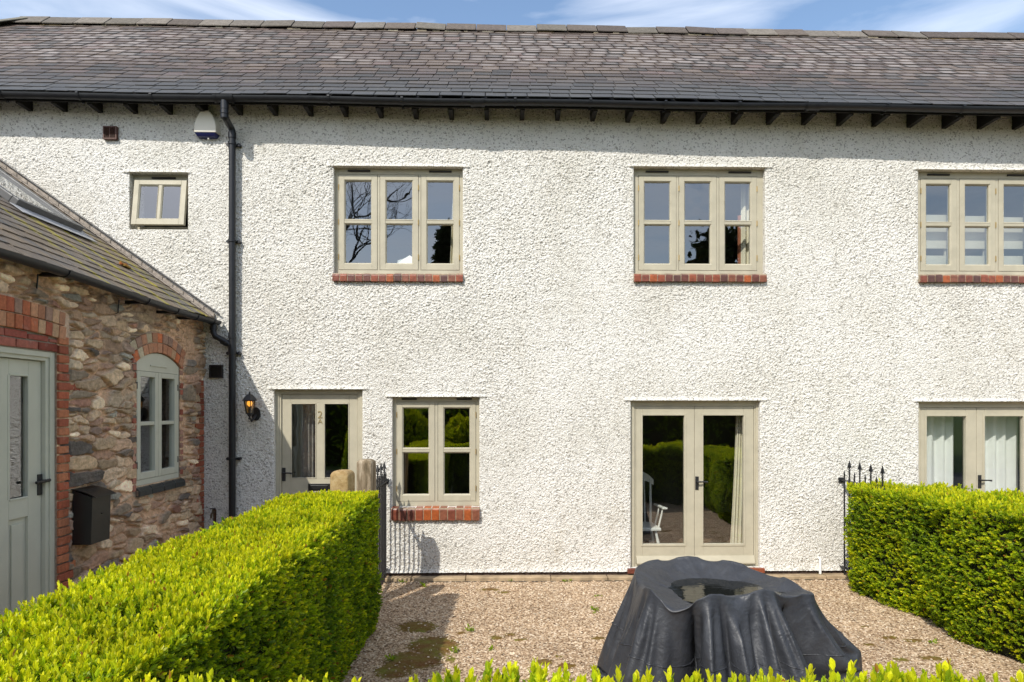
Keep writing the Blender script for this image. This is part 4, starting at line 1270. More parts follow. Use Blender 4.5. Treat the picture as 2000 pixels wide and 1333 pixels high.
# ------------------------------------------------------------------ cottage roof
W_L = 4.05
def wing_pt(y, v, lift=0.0):
    p = W_EAVE + W_U * (v * W_L)
    p = Vector((p.x, y, p.z)) + W_N * lift
    p.z += 0.015 * math.sin(y * 1.7) * (1 - v)
    return p
SK = plane_hit(157, 457.5, W_EAVE, W_N)                 # lower right corner of the skylight
sk_u = (SK - W_EAVE).dot(W_U); sk_y = SK.y
def wing_col(y, v, r):
    k = n1(y * 1.5, v * 5, 61); b = r.uniform(.78, 1.2)
    c = (0.115, 0.10, 0.088) if k < .42 else ((0.14, 0.112, 0.085) if k < .58 else (0.085, 0.085, 0.085))
    return tuple(q * b for q in c)
def wing_moss(y, v, r):
    u = v * W_L; m_ = 0.0
    for yc, s, ulo, uhi, amt in ((sk_y + .04, .05, 0, sk_u, .62), (sk_y - .36, .055, 0, sk_u - .1, .6), (sk_y - .75, .08, 0, sk_u - .1, .42), (sk_y + .30, .10, 0, 1.4, .4), (sk_y - 1.15, .07, 0, .9, .5), (-.35, .14, 0, 1.0, .38)):
        if ulo <= u <= uhi: m_ = max(m_, amt * math.exp(-((y + .11 - yc) / s) ** 2))
    return m_ + 0.10
wr = slate_roof('roof', wing_pt, lambda v: W_NEAR - .1, W_NEAR - .1, -0.05, W_L, 0.165, 0.235, wing_col, lambda x, v, r: r.uniform(0, .5), mat_slate('mossy slate', moss=[(sk_y + .07, .13, .75), (sk_y - .42, .12, .8), (sk_y - .9, .13, .6), (sk_y - 1.4, .16, .6), (-.30, .20, .55), (-.62, .10, .55)], lozenge=0.25), wing, 8, None)
# moss streaks: per-vertex on a finer scale come from a second attribute pass
me = wr.data; co = np.zeros(len(me.vertices) * 3, dtype=np.float32); me.vertices.foreach_get('co', co); co = co.reshape(-1, 3) + np.array(wloc(wing), dtype=np.float32)
mv = np.zeros(len(co), dtype=np.float32)
uu = (co - np.array(W_EAVE)) @ np.array(W_U)
mv = sstep(sk_u + .55, sk_u - .15, uu).astype(np.float32)
me.attributes['moss'].data.foreach_set('value', mv)
# far slope
rr_ = MB(); A = wing_pt(W_NEAR - .1, 1); B = wing_pt(0, 1)
rr_.add([A, B, (2 * A.x - WX, 0, W_TOP), (2 * A.x - WX, W_NEAR - .1, W_TOP)], [(0, 1, 2, 3)], (.09, .085, .08))
rr_.build('rear_slope', M['ridge'], wr)
# flashing where the slope meets the house wall: a lead upstand dressed into the render
m = MB(); n = 26
for i in range(n):
    v0, v1 = i / n, (i + 1) / n - .002
    a_, b_ = wing_pt(0, v0, .012), wing_pt(0, v1, .012)
    m.hexa([(a_.x, -.13, a_.z), (b_.x, -.13, b_.z), (b_.x, -.13, b_.z + .012), (a_.x, -.13, a_.z + .012)],
           [(a_.x, -.03, a_.z), (b_.x, -.03, b_.z), (b_.x, -.03, b_.z + .012), (a_.x, -.03, a_.z + .012)])
    m.hexa([(a_.x, -.045, a_.z), (b_.x, -.045, b_.z), (b_.x, -.045, b_.z + .045), (a_.x, -.045, a_.z + .045)],
           [(a_.x, 0, a_.z), (b_.x, 0, b_.z), (b_.x, 0, b_.z + .055), (a_.x, 0, a_.z + .055)])
m.build('flashing', mat_plain('mortar fillet', (.30, .26, .22), .9, .2, var=.4, scale=20, bump=.5, bscale=60), wr, bevel=.004)
m = MB(); a_, b_ = wing_pt(0, 0, .10), wing_pt(0, 1, .10)
m.tube([(a_.x + .02, -.045, a_.z - .035), (b_.x, -.045, b_.z - .035)], .011, 8)
m.build('verge_bead', M['iron'], wr)
# skylight
SW, SH = 0.95, 1.25
def skp(dy, u, lift): p = W_EAVE + W_U * u + W_N * lift; return Vector((p.x, sk_y + dy, p.z))
def bar(mb, y0, y1, u0, u1, l0, l1):
    mb.hexa([skp(y0, u0, l0), skp(y1, u0, l0), skp(y1, u1, l0), skp(y0, u1, l0)], [skp(y0, u0, l1), skp(y1, u0, l1), skp(y1, u1, l1), skp(y0, u1, l1)])
m = MB(); e = .075
bar(m, -SW, 0, sk_u, sk_u + e, .0, .085); bar(m, -SW, 0, sk_u + SH - e, sk_u + SH, .0, .085)
bar(m, -e, 0, sk_u + e, sk_u + SH - e, .0, .08); bar(m, -SW, -SW + e, sk_u + e, sk_u + SH - e, .0, .08)
sk = m.build('skylight', mat_plain('grey aluminium skylight', (.085, .085, .085), .45, .5, var=.15), wr, bevel=.008)
m = MB(); m.add([skp(-SW + e, sk_u + e, .055), skp(-e, sk_u + e, .055), skp(-e, sk_u + SH - e, .055), skp(-SW + e, sk_u + SH - e, .055)], [(0, 1, 2, 3)])
m.build('glass', M['glass'], sk)
m = MB(); m.add([skp(-SW + e, sk_u + e, -.02), skp(-e, sk_u + e, -.02), skp(-e, sk_u + SH - e, -.02), skp(-SW + e, sk_u + SH - e, -.02)], [(0, 1, 2, 3)])
m.build('blind', mat_plain('skylight blind', (.50, .46, .36), .8, .1), sk)
m = MB(); bar(m, -SW - .08, .06, sk_u - .17, sk_u - .005, .020, .026); bar(m, .0, .09, sk_u - .1, sk_u + SH + .1, .018, .026)
m.build('apron', M['lead'], sk, bevel=.004)
# pad of orange moss on the slates
mo = MB(); p = plane_hit(243, 521, W_EAVE, W_N)
for k in range(14):
    q = p + Vector((rb.uniform(-.05, .05), rb.uniform(-.06, .06), 0)); q -= W_N * (q - W_EAVE).dot(W_N); r_ = rb.uniform(.014, .032)
    mo.lathe([(r_, .005), (r_ * .9, .018), (r_ * .5, .03), (.002, .034)], q, 8, rb.choice([(.22, .07, .012), (.16, .07, .015), (.20, .12, .02)]))
mo.build('moss_cushion', M['ridge'], wr, smooth=True)

# gutter of the cottage, brackets, swan-neck
def wg(y): p = wing_pt(y, 0, 0); return Vector((p.x + .045, y, p.z - .055 - 0.006 * y))
def half_y(mb, ys, r, t):
    n = 12; ring = []
    for y_ in ys:
        p = wg(y_); q = []
        for k in range(n + 1):
            w = math.pi + math.pi * k / n; q.append(p + Vector((math.cos(w) * r, 0, math.sin(w) * r + .02)))
        for k in range(n, -1, -1):
            w = math.pi + math.pi * k / n; q.append(p + Vector((math.cos(w) * (r - t), 0, math.sin(w) * (r - t) + .02)))
        ring.append(q)
    k_ = len(ring[0]); vs = [v for q in ring for v in q]
    fs = [(i * k_ + k, i * k_ + (k + 1) % k_, (i + 1) * k_ + (k + 1) % k_, (i + 1) * k_ + k) for i in range(len(ys) - 1) for k in range(k_)]
    fs += [tuple(range(k_)), tuple((len(ys) - 1) * k_ + k for k in range(k_))[::-1]]
    mb.add(vs, fs)
m = MB(); half_y(m, list(np.linspace(W_NEAR - .1, -.03, 30)), .054, .006)
wgut = m.build('gutter', M['black'], wing, smooth=True)
def gut_y(px, py): return XP(px, py, WX + .10).y
for px, py in ((104, 545), (266, 585), (325, 600), (365, 612)):
    y_ = gut_y(px, py); m = MB(); half_y(m, [y_ - .016, y_ + .016], .061, .008)
    p = wg(y_); m.box(WX, p.x - .04, y_ - .02, y_ + .02, p.z - .03, p.z + .0)
    m.build('gutter_clip', M['black'], wgut, smooth=True)
for px, py in ((88, 572), (244, 606)):
    y_ = gut_y(px, py); p = wg(y_); m = MB(); m.tube([(WX - .01, y_, p.z - .16), (WX + .035, y_, p.z - .155), (WX + .045, y_, p.z - .03)], .006, 8); m.build('gutter_spike', M['iron'], wgut)
m = MB()
yo = -.14; p = wg(yo); half_y(m, [yo - .07, yo + .07], .06, .007)
e0 = P(402, 655, yo); e1 = Vector((DPX - .02, DPY, zj))
m.tube([(p.x, yo, p.z - .02), (p.x, yo, e0.z + .04), (p.x + .02, yo, e0.z - .01), (p.x + .09, yo + .01, e0.z - .05), (e1.x - .04, DPY - .01, e1.z + .012), (e1.x + .015, DPY, e1.z - .03)], .036, 16)
for a_, b_ in (((p.x, yo, p.z - .05), (p.x, yo, p.z - .10)), ((e1.x - .10, DPY - .012, e1.z + .04), (e1.x - .03, DPY - .006, e1.z + .005))): m.tube([a_, b_], .043, 16)
m.build('swan_neck', M['black'], wgut, smooth=True)
# ================================================================== THINGS FIXED TO THE WALLS
def wall_lantern():
    c = P(487.5, 800, -0.17)
    root = thing('wall_lantern', 'lit black carriage lantern with amber glass on the white wall by the front door', 'lantern', (P(500, 810).x, 0, P(500, 810).z))
    zt, zg1, zg0, zb = P(0, 766, -.17).z, P(0, 782, -.17).z, P(0, 808, -.17).z, P(0, 816, -.17).z
    cx, cy = c.x, -.17
    hexp = lambda r, z, o=0: [(cx + r * math.cos(o + k * math.pi / 3), cy + r * math.sin(o + k * math.pi / 3), z) for k in range(6)]
    m = MB()
    a, b = hexp(.092, zg1), hexp(.088, zg1 - .006)
    t = hexp(.036, zt - .028)
    for lo, hi in ((b, a), (a, t)):
        m.add(lo + hi, [(i, (i + 1) % 6, (i + 1) % 6 + 6, i + 6) for i in range(6)])
    m.add(t + b, [(0, 1, 2, 3, 4, 5), (11, 10, 9, 8, 7, 6)])
    m.lathe([(.012, 0), (.014, .008), (.006, .014), (.011, .022), (.003, .034)], (cx, cy, zt - .030), 10)
    m.build('lantern_cap', M['iron'], root)
    m = MB(); g1, g0 = hexp(.068, zg1 - .008), hexp(.042, zg0)
    for k in range(6): m.tube([g1[k], g0[k]], .005, 6)
    for k in range(6): m.tube([g0[k], g0[(k + 1) % 6]], .006, 6); m.tube([g1[k], g1[(k + 1) % 6]], .005, 6)
    m.lathe([(.004, -.035), (.022, -.03), (.03, -.012), (.046, -.004), (.046, .002)], (cx, cy, zg0), 12)
    m.lathe([(.012, -.075), (.016, -.06), (.010, -.045), (.020, -.03)], (cx, cy, zg0), 10)
    m.build('lantern_frame', M['iron'], root)
    m = MB(); m.add(hexp(.064, zg1 - .012) + hexp(.040, zg0 + .002), [(i, (i + 1) % 6, (i + 1) % 6 + 6, i + 6) for i in range(6)])
    m.build('lantern_glass', mat_glass('lantern glass', .04, (.80, .62, .32)), root)
    bm_ = NT('lamp filament glow'); bm_.b.inputs['Emission Color'].default_value = (1, .50, .10, 1); bm_.b.inputs['Emission Strength'].default_value = 1.3; bm_.base((.8, .5, .2))
    m = MB(); m.lathe([(.006, -.035), (.024, -.02), (.031, .005), (.024, .028), (.004, .036)], (cx, cy, zg1 - .042), 14)
    m.build('bulb', bm_.m, root, smooth=True)
    m = MB(); m.lathe([(.016, 0), (.016, .06)], (cx, cy, zg0 + .004), 10); m.build('lamp_holder', M['iron'], root)
    m = MB(); wp = P(501, 809)
    n = 14; prof = [(wp.x + .055 * math.cos(2 * math.pi * k / n), -.002, wp.z + .085 * math.sin(2 * math.pi * k / n)) for k in range(n)]
    m.prism(prof, (0, -.022, 0))
    m.tube([(wp.x, -.02, wp.z - .015), (wp.x - .02, -.07, wp.z - .075), (cx + .01, -.13, wp.z - .085), (cx, cy, zg0 - .055)], [.016, .014, .013, .013], 10)
    m.tube([(wp.x + .02, -.02, wp.z + .03), (wp.x + .03, -.05, wp.z + .055), (wp.x + .045, -.05, wp.z + .05)], .008, 8)
    m.build('wall_bracket', M['iron'], root, smooth=True)
wall_lantern()

def alarm_box():
    y0 = -0.10
    xl, xr = P(378.7, 250, y0).x, P(421.7, 250, y0).x; zb, zt = P(0, 254.5, y0).z, P(0, 211.5, y0).z
    root = thing('alarm_box', 'cream burglar alarm box with blue foot under the eaves by the downpipe', 'alarm box', ((xl + xr) / 2, 0, zb))
    xm = (xl + xr) / 2; w = (xr - xl) / 2; h = zt - zb
    prof = []
    for t in np.linspace(0, 1, 10):
        prof.append((w * (1 - 0.66 * t ** 2.5), zb + h * t))
    poly = [(xm - a, z) for a, z in prof] + [(xm + a, z) for a, z in prof[::-1]]
    poly = poly[::-1]
    m = MB(); n = len(poly)
    back = [Vector((x + (x - xm) * .12, -.002, z)) for x, z in poly]; front = [Vector((x, y0, z)) for x, z in poly]
    m.add(back + front, [tuple(range(n)), tuple(range(2 * n - 1, n - 1, -1))] + [(i, i + n, (i + 1) % n + n, (i + 1) % n) for i in range(n)])
    m.build('alarm_cover', M['plastic_white'], root, bevel=.008)
    m = MB()
    m.hexa([(xl - .008, -.003, zb - .002), (xr + .008, -.003, zb - .002), (xr - .002, y0 + .004, zb - .002), (xl + .002, y0 + .004, zb - .002)],
           [(xl + .02, -.003, zb - .050), (xr - .02, -.003, zb - .050), (xr - .03, y0 + .03, zb - .044), (xl + .03, y0 + .03, zb - .044)])
    ln = m.build('strobe_lens', M['blue_lens'], root, bevel=.008)
    m = MB(); m.lathe([(.010, -.07), (.010, -.055)], (xm + .02, y0 + .05, zb), 8); m.build('tamper_screw', M['plastic_white'], root)
alarm_box()

def letterbox():
    xs0, xs1 = WX + .03, WX + .20
    yn = XP(180, 1060, xs1).y; yf = XP(217, 1060, xs1).y
    z0 = XP(180, 1065, xs1).z; z1 = XP(180, 972, xs1).z
    root = thing('letterbox', 'black metal letterbox with sloping lid on the stone wall beside the cottage door', 'letterbox', (WX, (yn + yf) / 2, z0))
    m = MB(); zb = z1 + .06
    m.hexa([(xs0, yn, z0), (xs1 - .012, yn, z0), (xs1 - .012, yf, z0), (xs0, yf, z0)], [(xs0, yn, zb), (xs1, yn, z1), (xs1, yf, z1), (xs0, yf, zb)])
    m.build('box_body', M['box'], root, bevel=.004)
    m = MB(); e = .014; pr = []
    for t in np.linspace(0, 1, 9): pr.append((xs0 - .005 + (xs1 + .045 - xs0) * t, zb + .012 + .012 * math.sin(math.pi * t * .7) - (zb - z1 + .02) * t ** 1.3))
    poly = pr + [(x, z - .006) for x, z in pr[::-1]]
    m.prism([(x, yn - e, z) for x, z in poly], (0, yf - yn + 2 * e, 0))
    m.build('lid', M['box'], root, bevel=.002)
    m = MB(); m.lathe([(.009, 0), (.009, .006)], (xs1 + .002, (yn + yf) / 2, z1 - .16), 10); m.build('lock', M['iron'], root)
    m = MB()
    for z in (z0 + .08, zb - .06): m.box(WX - .005, xs0, yn + .05, yf - .05, z - .02, z + .02)
    m.build('mounting_block', M['box'], root)
letterbox()

def garden_tap():
    p = P(420, 1000)
    root = thing('garden_tap', 'small brass garden tap low on the white wall left of the downpipe', 'tap', (p.x, 0, p.z))
    m = MB(); m.tube([p, p + Vector((0, -.07, 0)), p + Vector((0, -.10, -.02)), p + Vector((0, -.105, -.06))], [.013, .013, .012, .011], 10)
    m.tube([p + Vector((0, -.06, 0)), p + Vector((0, -.06, .045))], .009, 8)
    m.build('tap_body', mat_plain('tarnished brass', (.10, .07, .035), .5, .5, metal=.6, var=.3), root, smooth=True)
    m = MB(); m.tube([p + Vector((-.035, -.06, .047)), p + Vector((.035, -.06, .047))], .008, 8)
    m.build('tap_handle', M['iron'], root)
    m = MB(); m.box(p.x - .018, p.x + .018, -.008, -.0, p.z - .25, p.z + .03); m.tube([(p.x, -.02, 0.08), (p.x, -.02, p.z)], .009, 8); m.build('tap_pipe', mat_plain('copper pipe', (.12, .06, .035), .5, .5, metal=.6), root)
garden_tap()

# ================================================================== RAILINGS AND POSTS
def railing(label, x, y0, y1, n, base_px=None, rail_z=1.235, tall=1.49, short=1.36):
    root = thing('railing', label, 'railing', (x, y0, 0))
    for z in (rail_z, 0.135):
        m = MB(); m.box(x - .019, x + .019, y1, y0 - .004, z - .006, z + .006); m.build('rail', M['iron'], root)
    m = MB(); m.box(x - .035, x + .025, -.03, -.0, rail_z - .035, rail_z + .03); m.build('wall_fixing', M['iron'], root, bevel=.004)
    def bar_mesh(h, spear):
        mb = MB(); mb.tube([(x, y0 - .09, .02), (x, y0 - .09, h - (.14 if spear else .055))], .0095, 8)
        if spear:
            zt = h - .14
            mb.lathe([(.009, 0), (.016, .006), (.009, .014), (.009, .024), (.015, .032), (.010, .042), (.009, .055)], (x, y0 - .09, zt), 8)
            mb.hexa([(x - .006, y0 - .116, zt + .055), (x + .006, y0 - .116, zt + .055), (x + .006, y0 - .064, zt + .055), (x - .006, y0 - .064, zt + .055)],
                    [(x - .002, y0 - .092, zt + .145), (x + .002, y0 - .092, zt + .145), (x + .002, y0 - .088, zt + .145), (x - .002, y0 - .088, zt + .145)])
            mb.hexa([(x - .026, y0 - .096, zt + .055), (x + .026, y0 - .096, zt + .055), (x + .026, y0 - .084, zt + .055), (x - .026, y0 - .084, zt + .055)],
                    [(x - .002, y0 - .092, zt + .143), (x + .002, y0 - .092, zt + .143), (x + .002, y0 - .088, zt + .143), (x - .002, y0 - .088, zt + .143)])
        else:
            mb.lathe([(.0095, 0), (.012, .012), (.002, .058)], (x, y0 - .09, h - .058), 8)
        return mb
    s = bar_mesh(short, False).build('bar', M['iron'], root)
    t = bar_mesh(tall, True).build('bar', M['iron'], root)
    step = (y0 - y1 - .12) / (n - 1)
    t.location.y -= step
    for k in range(2, n):
        c = (s if k % 2 == 0 else t).copy(); COL.objects.link(c); c.parent = root
        c.location.y = -step * k
    return root
FENCE_L = P(756, 940).x; FENCE_R = P(1640, 938).x
railing('black iron railing with spear finials running from wall to weathered wooden post', FENCE_L, 0.0, -0.93, 9)
railing('black iron railing with spear finials half buried in the right hand hedge', FENCE_R + .01, 0.0, -.89, 8)

def post_mat(name, c1, c2, c3, vert=True):
    t = NT(name); s = t.mapping((1, 1, .18) if vert else (1, 1, 1))
    c = t.ramp(t.noise(16, 6, .7, src=s), [(.3, c1), (.5, c2), (.7, c3)])
    c = t.mix(t.ramp(t.noise(9, 5, .7), [(.55, (0, 0, 0)), (.75, (.7,) * 3)]), c, c1)
    t.base(c); t.rough(.9); t.spec(.2); t.bump(t.noise(30, 6, .7, src=s), .7, .012); return t.m
def post(name, label, cat, px0, px1, py_top, yc, depth, r, mat, twist):
    x0, x1 = P(px0, 930, yc).x, P(px1, 930, yc).x; zt = P(700, py_top, yc).z
    root = MB(); xm, w, h = (x0 + x1) / 2, (x1 - x0) / 2, depth / 2
    c, s = math.cos(twist), math.sin(twist)
    rings = []
    def ring(w_, h_, z, k=5):
        q = []
        rc = min(.02, w_ * .5, h_ * .5)
        for cx, cy, a0 in ((1, 1, 0), (-1, 1, 90), (-1, -1, 180), (1, -1, 270)):
            for i in range(k):
                a = R(a0 + 90 * i / (k - 1)); lx, ly = cx * (w_ - rc) + rc * math.cos(a), cy * (h_ - rc) + rc * math.sin(a)
                q.append((xm + c * lx - s * ly, yc + s * lx + c * ly, z))
        return q
    zs = [0.0, .3, .6, .9, 1.2, zt - r]
    for z in zs: rings.append(ring(w, h, z))
    for k in range(1, 6):
        a = math.pi / 2 * k / 5; d = r * (1 - math.cos(a)); rings.append(ring(w - d, h - d * .6, zt - r + r * math.sin(a)))
    n = len(rings[0]); vs = [v for q in rings for v in q]
    fs = [(i * n + k, i * n + (k + 1) % n, (i + 1) * n + (k + 1) % n, (i + 1) * n + k) for i in range(len(rings) - 1) for k in range(n)]
    fs += [tuple((len(rings) - 1) * n + k for k in range(n)), tuple(range(n))[::-1]]
    root.add(vs, fs)
    o = root.build(name, mat, None, smooth=True)
    return tag(o, label, cat)
post('gate_post', 'weathered grey wooden gate post with mossy top at the railing end', 'post', 700.5, 731, 897.5, -1.02, .17, .045, post_mat('weathered oak', (.045, .035, .016), (.22, .17, .11), (.46, .39, .29)), R(-8))
post('gate_post', 'squat tan sandstone gate post with rounded top behind the left hedge', 'post', 650.5, 688, 918.5, -1.72, .19, .055, post_mat('tan sandstone', (.22, .14, .055), (.36, .25, .12), (.44, .34, .19), False), R(-8))

# ================================================================== BEHIND THE GLASS
def curtain(label, x0, x1, z0, z1, y, mat, folds, amp=.03, x0b=None, x1b=None, cat='curtain', seed=0):
    x0b = x0 if x0b is None else x0b; x1b = x1 if x1b is None else x1b
    nu, nv = folds * 10, 14
    u = np.linspace(0, 1, nu); v = np.linspace(0, 1, nv); U, V = np.meshgrid(u, v)
    t = V ** 1.4
    X = (x0 * (1 - t) + x0b * t) + U * ((x1 * (1 - t) + x1b * t) - (x0 * (1 - t) + x0b * t))
    Yv = y + amp * np.sin(U * folds * 2 * math.pi + 1.2 * np.sin(U * 5 + seed)) * (0.7 + .5 * vnoise(U * 6 + seed, V * 2, 3))
    Z = z1 + (z0 - z1) * V
    co = np.stack([X, Yv, Z], -1).reshape(-1, 3); idx = np.arange(len(co)).reshape(U.shape)
    q = np.stack([idx[:-1, :-1], idx[:-1, 1:], idx[1:, 1:], idx[1:, :-1]], -1).reshape(-1, 4)
    o = np_mesh('curtain', co, q, mat)
    s = o.modifiers.new('cloth', 'SOLIDIFY'); s.thickness = .004
    return tag(o, label, cat)
def cx(px, py, y): p = P(px, py, y); return p.x
zt, zb = ow['french1'][3] - .05, .12
curtain('cream curtain gathered at the right of the glazed double doors behind the covered table', cx(1438, 820, .3), cx(1462, 820, .3), zb, zt, .3, M['curtain'], 5, .028, cx(1424, 1055, .3), cx(1460, 1055, .3))
curtain('white curtain filling the left door pane above the right hedge', cx(1800, 850, .3), cx(1866, 850, .3), zb, ow['french2'][3] - .05, .33, M['white_curtain'], 3, .04, seed=2)
curtain('white curtain filling the right door pane above the right hedge', cx(1922, 850, .3), cx(1994, 850, .3), zb, ow['french2'][3] - .05, .33, M['white_curtain'], 3, .04, seed=4)
z0_, z1_ = ow['up2'][2], ow['up2'][3]
curtain('cream curtain at the right of the middle upstairs window', cx(1448, 400, .3), cx(1478, 400, .3), z0_ + .02, z1_, .30, M['curtain'], 3, .025, seed=1)
curtain('rust brown curtain beside the cream one in the middle upstairs window', cx(1441, 400, .33), cx(1449, 400, .33), z0_ + .02, z1_ - .5, .34, M['brown_curtain'], 1, .015, seed=6)
curtain('pale curtain edge at the right of the upstairs window over the low window', cx(885, 400, .3), cx(900, 400, .3), ow['up1'][2] + .02, ow['up1'][3], .28, M['curtain'], 2, .02, cx(878, 500, .3), seed=5)
curtain('grey curtain hanging behind the left pane of the front door', cx(584, 850, .3), cx(612, 850, .3), .12, ow['door'][3] - .05, .34, mat_plain('grey curtain cloth', (.28, .26, .24), .9, .1), 3, .03, seed=8)

M['shutter'] = mat_plain('cream shutter paint', (.42, .40, .33), .5, .4, var=.06, scale=8)
for k, (a, b, wh) in enumerate(((1801, 1850, 'leftmost'), (1878, 1926, 'middle'), (1957, 2012, 'rightmost'))):
    root = thing('window_shutter', f'white slatted cafe shutter inside the right upstairs window, {wh} light', 'shutter', (cx(a, 450, .22), .22, P(0, 515, .22).z), 'shutters inside the right upstairs window')
    x0, x1 = cx(a, 450, .22), cx(b, 450, .22)
    for p0, p1 in ((409 + k * 2, 477), (491, 519)):
        m = MB(); m.box(x0, x1, .20, .225, P(0, p1, .22).z, P(0, p0, .22).z); m.build('shutter_panel', M['shutter'], root, bevel=.003)
    m = MB(); m.box(x0, x0 + .03, .226, .245, P(0, 519, .22).z, P(0, 409, .22).z); m.box(x1 - .03, x1, .226, .245, P(0, 519, .22).z, P(0, 409, .22).z); m.build('shutter_stile', M['shutter'], root)

def bowls():
    y = .19; zb = ow['up1'][2] + .06; c = P(790, 515, y)
    root = thing('folded_paper', 'crumpled white paper propped on the sill inside the left upstairs window', 'paper', (c.x, y, zb))
    m = MB()
    def q(px, py, yy): return P(px, py, yy)
    m.add([q(775, 517, .20), q(807, 517, .19), q(806, 504, .24), q(800, 499, .25), q(790, 505, .22), q(777, 509, .2)], [(0, 1, 4, 5), (1, 2, 3, 4)])
    m.add([q(797, 517, .17), q(807, 517, .17), q(806, 503, .2), q(800, 499, .21)], [(0, 1, 2, 3)])
    o = m.build('paper_sheet', M['white'], root); s = o.modifiers.new('t', 'SOLIDIFY'); s.thickness = .003
bowls()

def rocking_chair():
    # white spindle-back rocking chair, back to the left, facing out and a little right
    c = P(1252, 1050, .56); base = .108
    root = thing('rocking_chair', 'white spindle back rocking chair inside the double doors behind the covered table', 'chair', (c.x, .56, base))
    ang = R(-3)
    fx_, fy_ = math.sin(ang), -math.cos(ang)          # facing
    lx_, ly_ = -fy_, fx_                               # to its left side (viewer's right)
    def W(f, l, z): return Vector((c.x + fx_ * f + lx_ * l, .66 + fy_ * f + ly_ * l, base + z))
    m = MB(); poly = [(.24, .25), (.26, .1), (.26, -.1), (.24, -.25), (-.2, -.21), (-.23, 0), (-.2, .21)]
    m.prism([W(f, l, .40) for f, l in poly], (0, 0, .04)); m.build('seat', M['white'], root, bevel=.01)
    m = MB(); cr = []
    for t in np.linspace(-1, 1, 13): cr.append((-.40 - .05 * (1 - t * t), .27 * t, 1.07 - .10 * abs(t) ** 3))
    for i in range(12):
        a, b = cr[i], cr[i + 1]
        ha, hb = .13 - .05 * abs(a[1] / .27) ** 2, .13 - .05 * abs(b[1] / .27) ** 2
        m.hexa([W(a[0], a[1], a[2] - ha / 2), W(b[0], b[1], b[2] - hb / 2), W(b[0], b[1], b[2] + hb / 2), W(a[0], a[1], a[2] + ha / 2)],
               [W(a[0] + .025, a[1], a[2] - ha / 2), W(b[0] + .025, b[1], b[2] - hb / 2), W(b[0] + .025, b[1], b[2] + hb / 2), W(a[0] + .025, a[1], a[2] + ha / 2)])
    m.build('crest_rail', M['white'], root, bevel=.006)
    for l in (-.21, -.125, -.042, .042, .125, .21):
        m = MB(); r_ = .016 if abs(l) > .2 else .009
        m.tube([W(-.19, l * .9, .43), W(-.30, l * 1.0, .74), W(-.41, l * 1.08, 1.03)], [r_, r_ * 1.1, r_], 8); m.build('spindle', M['white'], root, smooth=True)
    for s in (-1, 1):
        m = MB(); m.hexa([W(-.30, s * .25, .66), W(-.30, s * .29, .66), W(.26, s * .33, .69), W(.26, s * .26, .69)], [W(-.30, s * .25, .685), W(-.30, s * .29, .685), W(.26, s * .33, .715), W(.26, s * .26, .715)])
        m.build('armrest', M['white'], root, bevel=.008)
        m = MB()
        for f in (-.05, .17): m.tube([W(f, s * .225, .43), W(f + .02, s * .28, .69)], [.013, .012], 8)
        m.build('arm_post', M['white'], root, smooth=True)
        for f in (-.17, .19):
            m = MB(); m.tube([W(f, s * .18, .41), W(f * 1.15, s * .22, .2), W(f * 1.25, s * .235, .05)], [.016, .022, .013], 8); m.build('leg', M['white'], root, smooth=True)
        m = MB(); pts = [W(f, s * .235, .018 + .10 * (f / .5) ** 2) for f in np.linspace(-.48, .36, 12)]
        m.tube(pts, .02, 8); m.build('rocker', M['white'], root, smooth=True)
rocking_chair()
